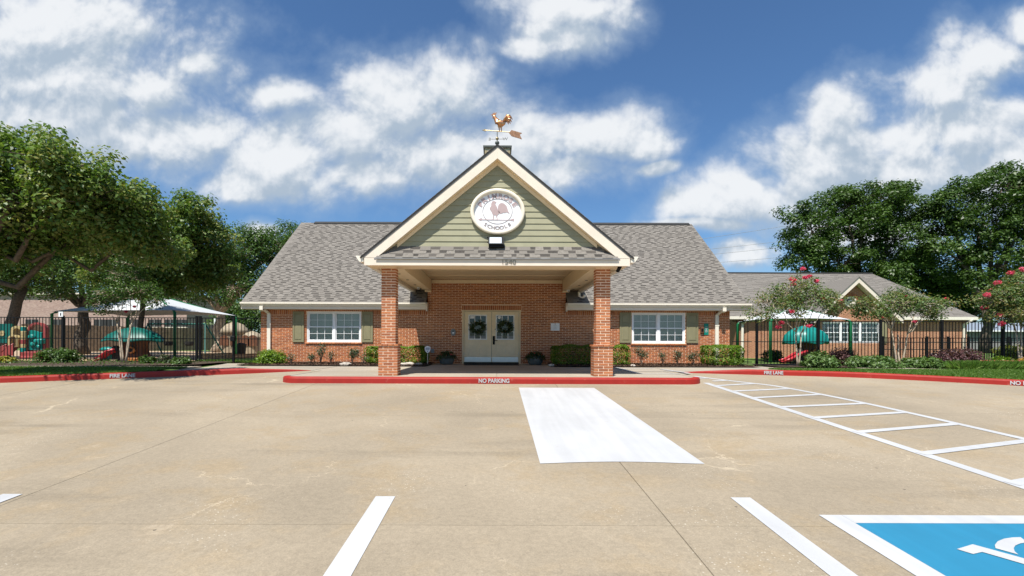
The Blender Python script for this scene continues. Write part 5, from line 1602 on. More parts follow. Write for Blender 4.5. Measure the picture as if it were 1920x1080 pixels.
tree('pecan_tree', 'lower dark tree filling the gap above the annex right eave', (PX(1790, 50), 50, -0.03), (PX(1790, 50), 50, 3.0), 0.35,
     [lobe(1750, 540, 49, 70, 40, 3.0), lobe(1830, 560, 50, 62, 40, 3.0), lobe(1900, 565, 48, 60, 36, 3.0), lobe(1960, 560, 48, 60, 40, 3.0), lobe(1700, 500, 50, 50, 40, 3.0)],
     'leaf_deep', 'bark', 34000, 0.28, 1.0, 80, shell=0.35, seedv=9, limbs_vis=0.4)

# crape myrtles
def myrtle(label, px, d, stems, lobes, seedv, flowers, n=5200, mat='leaf_myrtle'):
    b = (PX(px, d), d, 0.03)
    trunks = [((b[0] + s[0] * 0.25, d + s[1] * 0.2, 0.03), (b[0] + s[0], d + s[1], s[2])) for s in stems]
    return tree('crape_myrtle', label, b, trunks[0][1], 0.034, lobes, mat, 'bark_pale', n, 0.085, 0.26, 34, 'crape myrtles along the fence', seedv=seedv, trunks=trunks, aspect=0.55, flowers=flowers, flat=0.8, tone=0.3)
d = 17.0
fl = [(PX(x, dd), dd, PZ(x, y, dd), 0.085) for x, y, dd in ((1505, 504, 17), (1488, 525, 16.8), (1518, 518, 17.1), (1510, 520, 16.8), (1531, 527, 17), (1484, 523, 17.2), (1543, 560, 16.7), (1575, 564, 17), (1484, 584, 16.4), (1465, 605, 16.6), (1459, 613, 16.6), (1517, 611, 16.5), (1487, 533, 17))]
myrtle('crape myrtle with scattered pink blooms in front of the right shade canopy', 1497, 17.0, [(-0.10, 0, 1.25), (0.16, 0.1, 1.2), (0.02, -0.12, 1.05)],
       [lobe(1440, 568, 17, 38, 20, 0.7), lobe(1480, 550, 17, 34, 24, 0.7), lobe(1530, 560, 17, 45, 18, 0.8), lobe(1505, 535, 17.2, 20, 26, 0.5), lobe(1425, 590, 16.8, 22, 16, 0.5), lobe(1570, 570, 17, 26, 14, 0.5), lobe(1500, 580, 16.7, 30, 12, 0.5)], 31, fl, 5800)
fl = [(PX(x, dd), dd, PZ(x, y, dd), 0.055) for x, y, dd in ((1715, 603, 16.4), (1655, 596, 16.6), (1700, 556, 16.5), (1774, 560, 16.6))]
myrtle('crape myrtle nearly out of bloom before the annex right wall', 1687, 16.6, [(-0.28, 0, 1.3), (0.02, 0.1, 1.15), (0.20, -0.1, 1.2)],
       [lobe(1630, 580, 16.6, 34, 16, 0.6), lobe(1680, 570, 16.6, 34, 22, 0.7), lobe(1730, 572, 16.6, 38, 18, 0.7), lobe(1690, 550, 16.8, 22, 14, 0.5), lobe(1765, 568, 16.6, 24, 10, 0.5), lobe(1610, 570, 16.6, 18, 10, 0.4), lobe(1755, 590, 16.5, 24, 10, 0.4)], 32, fl, 5400)
fl = [(PX(x, dd), dd, PZ(x, y, dd), 0.12) for x, y, dd in ((1870, 530, 18), (1850, 553, 17.8), (1895, 512, 18), (1918, 505, 18), (1845, 577, 18), (1875, 592, 17.8), (1878, 607, 17.6), (1905, 535, 17.8), (1930, 520, 18), (1860, 545, 18.2))]
myrtle('full crape myrtle with many pink blooms beside the flower bed', 1915, 18.0, [(-0.2, 0, 1.3), (0.1, 0.1, 1.4), (0.3, -0.1, 1.2)],
       [lobe(1870, 560, 18, 34, 26, 0.8), lobe(1915, 535, 18, 40, 30, 0.9), lobe(1960, 550, 18, 40, 34, 0.9), lobe(1890, 590, 17.8, 36, 18, 0.7), lobe(1935, 580, 18, 40, 24, 0.8)], 33, fl, 12000)
fl = [(PX(x, dd), dd, PZ(x, y, dd), 0.05) for x, y, dd in ((252, 575, 17.6), (236, 584, 17.8))]
myrtle('shaded crape myrtle with bare lower trunks before the left play mushroom', 233, 17.6, [(-0.15, 0, 1.35), (0.18, 0.05, 1.45), (0.35, -0.1, 1.5), (-0.35, 0.1, 1.5)],
       [lobe(210, 555, 17.6, 40, 22, 0.7), lobe(265, 550, 17.6, 44, 24, 0.8), lobe(235, 520, 17.8, 50, 28, 0.9), lobe(290, 565, 17.4, 26, 14, 0.5), lobe(185, 575, 17.4, 22, 12, 0.5), lobe(250, 485, 17.8, 40, 24, 0.8)], 34, fl, 7000, 'leaf_oak')

# shrubs
def shrub(name, label, cx, cy, z0, rx, ry, h, mat, n, ls, kind='round', group=None, cat='shrub', stem='bark', up=0.5, gap=0.0):
    t = thing(name, label, cat, (cx, cy, z0), group)
    rg = RNG
    if kind == 'box':
        m = n
        p = rg.uniform(-1, 1, (m, 3))
        ax = rg.integers(0, 3, m); sg = np.where(rg.random(m) < 0.5, -1, 1)
        sh = rg.random(m) < 0.8
        depth = 1 - np.abs(rg.normal(0, 0.10, m))
        for k in range(3):
            s_ = (ax == k) & sh
            p[s_, k] = (sg * depth)[s_]
        p[:, 2] = np.where((ax == 2) & sh, np.abs(p[:, 2]), p[:, 2])
        q = p + 0.10 * np.sin(p[:, [1, 2, 0]] * 7.0 + cx) 
        nrm = np.abs(p) ** 6
        r_ = (nrm.sum(1)) ** (1 / 6.0)
        q = q / np.maximum(r_, 0.9)[:, None]
        pos = np.stack([cx + q[:, 0] * rx, cy + q[:, 1] * ry, z0 + h * (q[:, 2] * 0.5 + 0.52)], 1)
        dirs = p * 0.8
    else:
        nc = max(7, n // 60)
        c = rg.normal(size=(nc, 3)); c /= np.linalg.norm(c, axis=1)[:, None]
        c *= (0.55 + 0.35 * rg.random(nc))[:, None]; c[:, 2] = np.abs(c[:, 2]) * 0.9
        idx = rg.integers(0, nc, n)
        o = rg.normal(size=(n, 3)); o /= np.linalg.norm(o, axis=1)[:, None]; o *= (rg.random(n) ** 0.4)[:, None]
        q = c[idx] + o * 0.34
        pos = np.stack([cx + q[:, 0] * rx, cy + q[:, 1] * ry, z0 + np.maximum(0.03, 0.08 * h + q[:, 2] * h * 0.82)], 1)
        dirs = q * 0.8
    link('foliage', leaf_mesh('foliage', pos, ls, mat, up=up, dirs=dirs, aspect=0.6), t)
    st = MB()
    for k in range(7):
        a = 2 * math.pi * k / 7
        st.tube([(cx + 0.05 * math.cos(a), cy + 0.05 * math.sin(a), z0 - 0.02), (cx + rx * 0.4 * math.cos(a), cy + ry * 0.4 * math.sin(a), z0 + h * 0.45), (cx + rx * 0.65 * math.cos(a), cy + ry * 0.65 * math.sin(a), z0 + h * 0.75)], [0.014, 0.010, 0.004], 5, False)
    st.build('stem', stem, t, fix=False)
    return t
def shrub_px(name, label, px0, px1, pyt, d, mat, n, ls, z0=0.035, ry=None, **kw):
    x0, x1 = PX(px0, d), PX(px1, d); pm = (px0 + px1) / 2
    return shrub(name, label, (x0 + x1) / 2, d, z0, (x1 - x0) / 2, ry or (x1 - x0) / 2 / ST, PZ(pm, pyt, d) - z0, mat, n, ls, **kw)
shrub_px('boxwood', 'loose leafy boxwood at the left brick corner by the downspout', 480, 537, 650, 17.6, 'leaf_box', 3600, 0.07, ry=0.5)
shrub_px('hedge', 'bright clipped hedge behind the left pillar', 692, 799, 650, 17.9, 'leaf_box', 9000, 0.055, kind='box', ry=0.42, cat='hedge')
shrub_px('hedge', 'long shaded hedge along the wall left of the right pillar', 1037, 1119, 648.5, 17.7, 'leaf_box', 7000, 0.055, kind='box', ry=0.45, cat='hedge')
shrub_px('hedge', 'sunlit rounded hedge end just past the right pillar', 1121, 1176.5, 648.5, 17.7, 'leaf_box', 5000, 0.055, kind='box', ry=0.45, cat='hedge')
shrub_px('hedge', 'square clipped hedge under the green number sign', 1321, 1383, 649, 17.4, 'leaf_box', 6500, 0.06, kind='box', ry=0.5, cat='hedge')
def rose(label, px, pyt, w, d=17.3, n=170):
    x = PX(px, d); zt = PZ(px, pyt, d)
    t = thing('rose_bush', label, 'rose bush', (x, d, 0.035), 'rose bushes along the brick wall')
    st = MB(); tips = []
    for k in range(7):
        a = random.uniform(0, 6.28); rr = random.uniform(0.15, 1.0) * w
        h = (zt - 0.035) * random.uniform(0.55, 1.0)
        e = (x + math.cos(a) * rr * ST * 0.6, d + math.sin(a) * rr * 0.5, 0.035 + h)
        mid = (x + math.cos(a) * rr * 0.25, d + math.sin(a) * rr * 0.2, 0.035 + h * 0.5)
        st.tube([(x, d, 0.02), mid, e], [0.009, 0.007, 0.004], 5, False)
        tips += [e, tuple((np.array(e) + np.array(mid)) / 2), tuple(np.array(e) * 0.75 + np.array(mid) * 0.25)]
    st.build('stem', 'bark', t, fix=False)
    T = np.array(tips); idx = RNG.integers(0, len(T), n)
    link('foliage', leaf_mesh('foliage', T[idx] + RNG.normal(0, 0.065, (n, 3)), 0.06, 'leaf_rose', up=0.4, aspect=0.6), t)
for lab, px, py, w, n in (('sparse low rose bush next to the loose boxwood', 546, 664, 0.2, 130), ('low rose bush under the left shutter of the left window', 582, 660, 0.3, 170), ('tall thin rose bush below the left window', 581 + 20, 645, 0.3, 260), ('bare twiggy rose bush under the middle of the left window', 620, 658, 0.3, 110),
                          ('dense bluish rose bush near the right shutter of the left window', 660, 653, 0.28, 480), ('small rose sprig beside the hedge of the left pillar', 683, 664, 0.15, 60), ('rose bush beside the sunlit hedge end under the right window', 1203, 655, 0.3, 360),
                          ('small rose bush under the right window mullion', 1243, 662, 0.25, 150), ('upright rose bush below the right window sash', 1270, 658, 0.25, 260), ('wide rose bush under the right shutter of the right window', 1300, 662, 0.38, 330)):
    rose(lab, px, py, w, n=n)
shrub_px('shrub', 'rounded green shrub in front of the right play mushroom', 1507, 1566, 655, 16.6, 'leaf_shrub', 3200, 0.10)
shrub_px('loropetalum', 'purple leaved shrub between the green shrubs at the annex windows', 1550, 1610, 645, 17.6, 'leaf_purple', 2800, 0.07)
shrub_px('shrub', 'low spreading green shrub left of the bare myrtle trunks', 1590, 1682, 664, 16.4, 'leaf_shrub', 4200, 0.10)
shrub_px('shrub', 'low spreading green shrub right of the bare myrtle trunks', 1690, 1768, 667, 16.2, 'leaf_shrub', 4000, 0.10)
shrub_px('loropetalum', 'large purple leaved shrub behind the border grass', 1738, 1846, 648, 17.0, 'leaf_purple', 5200, 0.075)
shrub_px('shrub', 'dark weeping shrub before the left fence post', 72, 146, 645, 17.6, 'leaf_oak', 2600, 0.09)
shrub_px('shrub', 'small green shrub beside the left double gate', 325, 356, 664, 16.6, 'leaf_shrub', 1200, 0.08)
shrub_px('shrub', 'small dark shrub under the left play mushroom', 262, 290, 663, 17.2, 'leaf_oak', 1000, 0.08)
shrub_px('shrub', 'low grey green shrub between mushroom and green post', 292, 322, 660, 17.4, 'leaf_rose', 700, 0.07)
shrub_px('shrub', 'yellow flecked low shrub by the red slide', -8, 28, 665, 17.0, 'leaf_yellow', 900, 0.07)
shrub_px('shrub', 'young shrub behind the right gate along the annex', 1425, 1470, 650, 23.5, 'leaf_oak', 1400, 0.10, z0=0.0)
shrub_px('shrub', 'yellow green leafy plant behind the flower bed', 1868, 1935, 640, 19.6, 'leaf_yellow', 2000, 0.11)
shrub_px('coleus', 'orange coleus mound at the back of the flower bed', 1890, 1945, 667, 16.3, 'leaf_coleus', 1500, 0.08)
shrub_px('shrub', 'pale green mound beside the orange coleus', 1850, 1905, 665, 16.8, 'leaf_box', 1500, 0.07)
# border of grass tufts and red flowers
t = blades('border_grass', [(rect_pts(PX(1782, 15.4), PX(1975, 15.4), 14.95, 15.55, 0.03), 9000)], 0, 0.24, 0.02, lean=0.35)
tag(t, 'tall border grass edging the flower bed', 'border grass')
k = 2600
p = np.stack([RNG.uniform(PX(1850, 15.9), PX(1975, 15.9), k), RNG.uniform(15.65, 16.15, k), 0.05 + RNG.uniform(0.05, 0.24, k)], 1)
o = link('bedding_flowers', leaf_mesh('bedding_flowers', p, 0.06, 'flower_red', up=0.6, aspect=0.8)); o['kind'] = 'stuff'
tag(o, 'low red and pink bedding flowers behind the border grass', 'flowers')
p = np.stack([RNG.uniform(-30, -10.5, 2500), RNG.uniform(15.4, 18.7, 2500), 0.05 + RNG.uniform(0.0, 0.10, 2500)], 1)
o = link('ground_cover', leaf_mesh('ground_cover', p, 0.07, 'leaf_oak', up=1.2)); o['kind'] = 'stuff'
tag(o, 'scattered low ground cover in the shaded left bed', 'ground cover')

# bark chips on the beds
k = 9000
xs_ = np.concatenate([RNG.uniform(-8.9, -2.5, k // 2), RNG.uniform(2.0, 9.0, k // 2)])
p = np.stack([xs_, RNG.uniform(16.38, 18.7, k // 2 * 2), np.full(k // 2 * 2, 0.045) + RNG.uniform(0, 0.015, k // 2 * 2)], 1)
leafmat('chip', [(0.03, 0.018, 0.012), (0.07, 0.042, 0.028), (0.12, 0.075, 0.05)], 0.0, 0.9, 0.1)
o = link('bark_chips', leaf_mesh('bark_chips', p, 0.06, 'chip', up=1.0)); o['kind'] = 'stuff'
tag(o, 'dark bark chips covering the beds along the wall', 'mulch')
# stones at the bed edge
for i, (px, d_, s_, lab) in enumerate(((648, 16.6, 0.16, 'pale flat stone in the bed below the left window'), (758, 16.7, 0.13, 'rough stone at the hedge foot right of the left pillar'), (768, 16.9, 0.15, 'larger stone at the hedge foot right of the left pillar'), (785, 16.8, 0.12, 'rounded stone at the hedge end by the shield sign'), (1187, 16.6, 0.07, 'small pale stone in the bed right of the right pillar'), (1034, 16.7, 0.09, 'small stone before the shaded hedge'))):
    mb = MB().ball((PX(px, d_), d_, 0.05), s_, 5, 1.3, 1.0, 0.55)
    mb.v = [(x + random.uniform(-1, 1) * s_ * 0.12, y + random.uniform(-1, 1) * s_ * 0.12, max(0.0, z + random.uniform(-1, 1) * s_ * 0.1)) for x, y, z in mb.v]
    tag(mb.build('stone', 'stone'), lab, 'stone')

# planters, sign on a stake, wreaths, mat
def planter(label, px, d):
    x = PX(px, d)
    t = thing('planter', label, 'planter', (x, d, 0.0), 'planters beside the double door')
    MB().lathe([(0.17, 0.0), (0.205, 0.04), (0.245, 0.14), (0.245, 0.20), (0.21, 0.28), (0.185, 0.31), (0.19, 0.33), (0.17, 0.33), (0.16, 0.29), (0.02, 0.28)], (x, d, 0), 28, ST).build('pot', 'pot', t, True)
    k = 900
    o = RNG.normal(size=(k, 3)); o /= np.linalg.norm(o, axis=1)[:, None]; o *= (RNG.random(k) ** 0.4)[:, None]; o[:, 2] = np.abs(o[:, 2])
    droop = np.maximum(0, np.hypot(o[:, 0], o[:, 1]) - 0.5) * 0.28
    pos = np.stack([x + o[:, 0] * 0.44, d + o[:, 1] * 0.33, 0.30 + o[:, 2] * 0.20 - droop], 1)
    link('foliage', leaf_mesh('foliage', pos, 0.07, 'leaf_pot', up=0.5), t)
    k = 14
    o = RNG.normal(size=(k, 3)); o /= np.linalg.norm(o, axis=1)[:, None]
    pos = np.stack([x + o[:, 0] * 0.3, d - np.abs(o[:, 1]) * 0.28, 0.36 + np.abs(o[:, 2]) * 0.13], 1)
    link('blossom', leaf_mesh('blossom', pos, 0.06, 'flower_red', up=0.2, aspect=0.9), t)
planter('grey bowl planter with trailing plants left of the double door', 837.5, 18.05)
planter('grey bowl planter with trailing plants right of the double door', 1003.5, 18.05)
x, d_ = PX(802, 17.6), 17.6
t = thing('yard_sign', 'white shield shaped security sign on a thin stake', 'sign', (x, d_, 0.03))
MB().tube([(x + 0.0, d_, 0.0), (x, d_, PZ(802, 660, d_))], 0.012, 8).build('stake', 'trim', t)
zc_ = PZ(802, 655, d_)
sh = [(-0.105, 0.09), (-0.05, 0.105), (0, 0.125), (0.05, 0.105), (0.105, 0.09), (0.105, 0.0), (0.08, -0.07), (0.035, -0.12), (0, -0.135), (-0.035, -0.12), (-0.08, -0.07), (-0.105, 0.0)]
bd = MB().prism_y([(x + a, zc_ + b) for a, b in sh], d_ - 0.022, d_ - 0.012).build('board', 'sign_face', t)
for (zz, w_, h_) in ((0.045, 0.075, 0.03), (0.0, 0.07, 0.018), (-0.03, 0.05, 0.008), (-0.075, 0.018, 0.03)):
    MB().box(x - w_, x + w_, d_ - 0.0245, d_ - 0.0225, zc_ + zz - h_ / 2, zc_ + zz + h_ / 2).build('print_line', 'sign_blue', bd)
oc = thing('outlet_box', 'grey outdoor outlet box low on the brick beside the shield sign', 'outlet', (PX(811, WD), WD, PZ(811, 660, WD)))
R = rect_from_px(808.6, 813.8, 654.5, 661, WD)
MB().bbox(R[0], R[1], WD - 0.06, WD - 0.008, R[2], R[3], 0.008).build('cover', 'grey_plastic', oc)
MB().bbox(R[0] - 0.01, R[1] + 0.01, WD - 0.022, WD - 0.008, R[2] - 0.02, R[3] + 0.012, 0.004).build('base_plate', 'steel', oc)
def wreath(label, px, py):
    x, y, z = PX(px, WD), WD - 0.02, PZ(px, py, WD)
    t = thing('wreath', label, 'wreath', (x, WD + 0.05, z), 'wreaths on the double door')
    MB().ring_y((x, y + 0.02, z), [(0.012, 0), (0, -0.012), (-0.012, 0), (0, 0.012)], 24, 0.19 * ST, 0.19).build('hoop', 'bark', t)
    k = 420
    a = RNG.uniform(0, 2 * math.pi, k); r_ = 0.195 + RNG.normal(0, 0.05, k)
    pos = np.stack([x + np.cos(a) * r_ * ST, y + RNG.normal(0, 0.03, k), z + np.sin(a) * r_], 1)
    link('foliage', leaf_mesh('foliage', pos, 0.095, 'leaf_pot', up=0.0, aspect=0.4, dirs=np.tile([0, -0.8, 0], (k, 1))), t)
wreath('leafy green wreath hung on the left door window', 895.6, 614.5)
wreath('leafy green wreath hung on the right door window', 947, 613.5)
mb = MB().box(PX(871, 17.9), PX(972.5, 17.9), 17.45, 18.70, 0.002, 0.02)
for k in range(20):
    yy = 17.5 + k * 0.06
    mb.box(PX(871, 17.9) + 0.04, PX(972.5, 17.9) - 0.04, yy, yy + 0.025, 0.02, 0.026)
tag(mb.build('door_mat', 'black_rubber'), 'long black ribbed mat in front of the double door', 'door mat')

# ------------------------------------------------------------------ iron fences and gates
picket_cache = {}
def picket_mesh(h):
    k = round(h, 3)
    if k not in picket_cache:
        picket_cache[k] = MB().box(-0.0095, 0.0095, -0.009, 0.009, 0, h).mesh('picket', 'black_metal')
    return picket_cache[k]
def fence(name, label, x0, x1, y0, y1, z0, z1, posts, cat='fence', pitch=0.125, rails=(0.05, 0.52, 1.0), pw=0.034):
    t = thing(name, label, cat, ((x0 + x1) / 2, (y0 + y1) / 2, z0))
    def yy(x): return y0 + (y1 - y0) * (x - x0) / (x1 - x0)
    H = z1 - z0
    for r_ in rails:
        z = z0 + H * r_
        MB().add([(x0, y0 - 0.017, z - 0.018), (x1, y1 - 0.017, z - 0.018), (x1, y1 + 0.017, z - 0.018), (x0, y0 + 0.017, z - 0.018), (x0, y0 - 0.017, z + 0.014), (x1, y1 - 0.017, z + 0.014), (x1, y1 + 0.017, z + 0.014), (x0, y0 + 0.017, z + 0.014)],
                 [(0, 3, 2, 1), (4, 5, 6, 7), (0, 1, 5, 4), (1, 2, 6, 5), (2, 3, 7, 6), (3, 0, 4, 7)]).build('rail', 'black_metal', t)
    for xp in posts:
        mb = MB().box(xp - pw * ST, xp + pw * ST, yy(xp) - pw, yy(xp) + pw, z0 - 0.05, z1 + 0.05)
        mb.box(xp - pw * ST - 0.006, xp + pw * ST + 0.006, yy(xp) - pw - 0.006, yy(xp) + pw + 0.006, z1 + 0.051, z1 + 0.07)
        mb.build('post', 'black_metal', t)
    me = picket_mesh(H)
    n = int((x1 - x0) / pitch)
    for k in range(1, n):
        x = x0 + (x1 - x0) * k / n
        if any(abs(x - xp) < 0.06 for xp in posts): continue
        link('picket', me, t, (x, yy(x), z0 + 0.01))
    return t
FD = 18.85
fx = lambda px: PX(px, FD)
fence('iron_fence', 'long black iron fence in front of the left playground', -23.5, fx(368.5), FD, FD, 0.05, 1.755, [fx(-60), fx(118), fx(369)])
fence('iron_gate', 'black iron gate with latch box left of the brick corner', fx(374), fx(436), FD - 0.02, FD - 0.02, 0.06, 1.75, [fx(376)], 'gate')
g2 = fence('iron_fence', 'short black iron fence panel joining the gate to the brick corner', fx(440), BX0 - 0.02, FD, FD, 0.06, 1.75, [fx(438)])
lb = thing('gate_lock', 'black lock box on the post of the left gate', 'lock', (fx(440), FD, 0.9))
MB().bbox(fx(435), fx(443.5), FD - 0.16, FD - 0.045, PZ(440, 640, FD), PZ(440, 630, FD), 0.02).build('case', 'black_metal', lb)
MB().tube([(fx(437), FD - 0.14, PZ(440, 640, FD)), (fx(437), FD - 0.14, PZ(440, 655, FD))], 0.012).build('lever', 'black_metal', lb)
FR = 18.55
gx = lambda px: PX(px, FR)
fence('iron_gate', 'black iron gate between the brick corner and the right playground', BX1 + 0.06, gx(1410), FR + 0.1, FR + 0.02, 0.03, 1.70, [], 'gate')
fence('iron_fence', 'long black iron fence in front of the annex and right playground', gx(1415), 26, FR, FR, 0.03, 1.70, [gx(1419), gx(1534.5), gx(1651), gx(1766), gx(1881)])
fence('iron_fence', 'low black inner fence in front of the annex right wall', PX(1656, 21.5), PX(1960, 21.5), 21.5, 21.5, 0.02, 1.10, [PX(v, 21.5) for v in (1656, 1738, 1778, 1816, 1891)])
fence('iron_fence', 'black iron gate panel in the shaded gap beside the school right wall', 9.25, 10.6, 21.8, 21.8, 0.0, 1.72, [9.9], pitch=0.14)

# ------------------------------------------------------------------ shade canopies
def canopy(label, C, peak, zc, zp, posts, ground):
    cx, cy = peak
    t = thing('shade_canopy', label, 'canopy', (cx, cy, ground))
    mb = MB(); N = 10
    for i in range(4):
        a, b = C[i], C[(i + 1) % 4]
        vs = []
        for r_ in range(N + 1):
            u = r_ / N
            for c_ in range(N + 1):
                v = c_ / N
                ex = a[0] + (b[0] - a[0]) * v; ey = a[1] + (b[1] - a[1]) * v
                pull = 0.10 * math.sin(math.pi * v)
                ex += (cx - ex) * pull; ey += (cy - ey) * pull
                x = cx + (ex - cx) * u; y = cy + (ey - cy) * u
                z = zp + (zc - zp) * (u ** 0.82) + 0.05 * math.sin(math.pi * v) * u
                vs.append((x, y, z))
        fs = [(r_ * (N + 1) + c_, r_ * (N + 1) + c_ + 1, (r_ + 1) * (N + 1) + c_ + 1, (r_ + 1) * (N + 1) + c_) for r_ in range(N) for c_ in range(N)]
        mb.add(vs, fs)
    mb.build('fabric', 'canopy_cloth', t, True)
    for (x, y) in posts:
        MB().tube([(x, y, ground - 0.05), (x, y, zc - 0.12), (x + (cx - x) * 0.04, y + (cy - y) * 0.04, zc - 0.03)], 0.065, 12).build('post', 'post_green', t, True)
    for (x, y) in C:
        MB().tube([(x + (cx - x) * 0.03, y + (cy - y) * 0.03, zc - 0.06), (cx, cy, zp - 0.05)], 0.03, 8).build('rafter', 'post_green', t)
CL = [(-22.25, 24.0), (-15.3, 22.8), (-14.9, 27.4), (-22.0, 28.6)]
canopy('large grey white shade canopy over the left playground', CL, (-18.2, 25.6), 2.30, 3.35, CL, 0.0)
CR = [(12.55, 25.0), (12.2, 21.4), (16.15, 21.9), (16.4, 25.4)]
canopy('white shade canopy over the right playground beside the annex', CR, (14.3, 23.4), 1.93, 2.72, CR, 0.0)

# ------------------------------------------------------------------ playground
def mushroom(label, cx, cy, w, zr, zt, slide_dx, face=True, roof='play_teal'):
    t = thing('play_mushroom', label, 'playhouse', (cx, cy, 0.0))
    n = 48; vs = []; fs = []
    prof = [(0.02, zt), (0.30, zt - 0.06), (0.55, zt - 0.15), (0.78, zt - 0.28), (0.94, zt - 0.44), (1.0, zr + 0.05), (1.0, zr), (0.92, zr + 0.02), (0.3, zr + 0.12)]
    for i, (r_, z) in enumerate(prof):
        for k in range(n):
            a = 2 * math.pi * k / n
            rib = 1 + (0.045 * math.cos(10 * a)) * min(1, r_ * 1.4)
            sag = -0.07 * (0.5 + 0.5 * math.cos(5 * a + 0.6)) * (r_ ** 3)
            vs.append((cx + r_ * w * rib * math.cos(a), cy + r_ * w / ST * 0.8 * rib * math.sin(a), z + sag))
    for i in range(len(prof) - 1):
        for k in range(n):
            fs.append((i * n + k, i * n + (k + 1) % n, (i + 1) * n + (k + 1) % n, (i + 1) * n + k))
    fs.append(tuple(range(n - 1, -1, -1)))
    MB().add(vs, fs).build('roof', roof, t, True)
    tr = MB().lathe([(0.62, 0.0), (0.60, 0.10), (0.50, 0.35), (0.46, 0.7), (0.50, zr - 0.1), (0.62, zr + 0.12)], (cx + 0.05, cy, 0.0), 28, w * 0.9, w * 0.62)
    tr.v = [(x + 0.05 * math.sin(9 * math.atan2(y - cy, x - cx)) * (1 - z / 2), y + 0.04 * math.cos(11 * math.atan2(y - cy, x - cx)), z) for x, y, z in tr.v]
    trunk = tr.build('trunk', 'play_brown', t, True)
    # arched opening, round window
    yo = cy - 0.62 * 0.62 * w - 0.02
    arch = [(cx - 0.42 + 0.16 * math.cos(a), 0.42 + 0.22 * math.sin(a)) for a in [math.pi * k / 10 for k in range(11)]] + [(cx - 0.58, 0.05), (cx - 0.26, 0.05)]
    MB().prism_y(arch, yo - 0.03, yo + 0.12).build('doorway', 'dark_room', trunk)
    MB().ring_y((cx + 0.22, yo, 0.46), [(0, 0.05), (0, -0.03), (-0.05, -0.04), (-0.06, 0.05)], 24, 0.17, 0.14).build('round_window', 'play_orange', trunk, True)
    MB().ring_y((cx + 0.22, yo - 0.01, 0.44), [(0, 0), (0, -0.02), (-0.09, -0.02), (-0.09, 0)], 20, 0.10, 0.085).build('window_hole', 'black_rubber', trunk)
    MB().bbox(cx + 0.1, cx + 0.55, yo - 0.06, yo + 0.1, 0.0, 0.13, 0.02).build('step', 'play_orange', trunk)
    # slide
    sx = slide_dx
    sp = [(cx - 0.30, yo + 0.0, 0.45), (cx - 0.45 + sx * 0.25, yo - 0.10, 0.34), (cx - 0.5 + sx * 0.65, yo - 0.2, 0.14), (cx - 0.55 + sx, yo - 0.28, 0.05)]
    bed_ = MB(); wv = 0.20
    for (p, q) in zip(sp[:-1], sp[1:]):
        bed_.add([(p[0], p[1] - wv, p[2]), (q[0], q[1] - wv, q[2]), (q[0], q[1] + wv, q[2]), (p[0], p[1] + wv, p[2]), (p[0], p[1] - wv, p[2] - 0.05), (q[0], q[1] - wv, q[2] - 0.05), (q[0], q[1] + wv, q[2] - 0.05), (p[0], p[1] + wv, p[2] - 0.05)],
                 [(0, 1, 2, 3), (4, 7, 6, 5), (0, 4, 5, 1), (2, 6, 7, 3)])
    slide = bed_.build('slide', 'play_scarlet', t)
    for s_ in (-1, 1):
        MB().tube([(p[0], p[1] + s_ * wv, p[2] + 0.06) for p in sp], [0.055, 0.055, 0.05, 0.04], 8).build('slide_rail', 'play_scarlet', slide, True)
    return t
m1 = mushroom('teal roofed play mushroom with red slide behind the left fence', PX(251, 20.6), 20.6, 1.20, PZ(250, 641, 20.6) + 0.05, PZ(250, 613, 20.6), -0.35, roof='play_dark_teal')
m2 = mushroom('teal roofed play mushroom with red slide under the right shade canopy', PX(1510, 20.8), 20.8, 0.93, PZ(1510, 643, 20.8), PZ(1510, 610, 20.8), -0.85)
tb = thing('toddler_table', 'teal mushroom shaped stool beside the left play mushroom', 'stool', (PX(206, 20.2), 20.2, 0.0))
MB().lathe([(0.22, 0.05), (0.20, 0.3)], (PX(206, 20.2), 20.2, 0), 16).build('base', 'play_teal', tb)
MB().lathe([(0.20, 0.42), (0.30, 0.44), (0.31, 0.50), (0.2, 0.58), (0.02, 0.60)], (PX(206, 20.2), 20.2, 0), 18, ST).build('seat', 'play_teal', tb, True)
MB().lathe([(0.06, 0.28), (0.06, 0.45)], (PX(206, 20.2), 20.2, 0), 12).build('stem', 'play_blue', tb)

# left climbing set with slides
D1 = 20.8
def q(px, py): return (PX(px, D1), PZ(px, py, D1))
ps = thing('climbing_set', 'plastic climbing set with teal panels, yellow arch and red slides', 'play set', (PX(40, D1), D1, 0.0))
pan = MB().prism_y([q(-30, 607), q(21, 607), q(19, 643), q(-30, 643)], D1 + 0.02, D1 + 0.14).build('panel', 'play_dark_teal', ps)
MB().ring_y((PX(3, D1), D1 + 0.018, PZ(3, 625, D1)), [(0, 0), (0, -0.02), (-0.13, -0.02), (-0.13, 0)], 24, 0.135, 0.115).build('porthole', 'play_yellow', pan)
def arch_poly(px0, px1, pyt, pyb, t_, seg=12):
    cx_ = (px0 + px1) / 2; rx = (px1 - px0) / 2; ry = rx * 0.75
    out = [q(cx_ - rx * math.cos(math.pi * k / seg), pyt + ry - ry * math.sin(math.pi * k / seg)) for k in range(seg + 1)]
    inn = [q(cx_ + (rx - t_) * math.cos(math.pi * k / seg), pyt + ry - (ry - t_ * 0.8) * math.sin(math.pi * k / seg)) for k in range(seg + 1)]
    return [q(px0, pyb)] + out + [q(px1, pyb), q(px1 - t_, pyb)] + inn + [q(px0 + t_, pyb)]
def arch_build(px0, px1, pyt, pyb, t_, y0, y1, mat, name):
    P = arch_poly(px0, px1, pyt, pyb, t_); n = len(P); h = n // 2
    mb = MB()
    for i in range(h - 1):
        mb.prism_y([P[i], P[i + 1], P[n - 2 - i], P[n - 1 - i]], y0, y1)
    return mb.build(name, mat, ps)
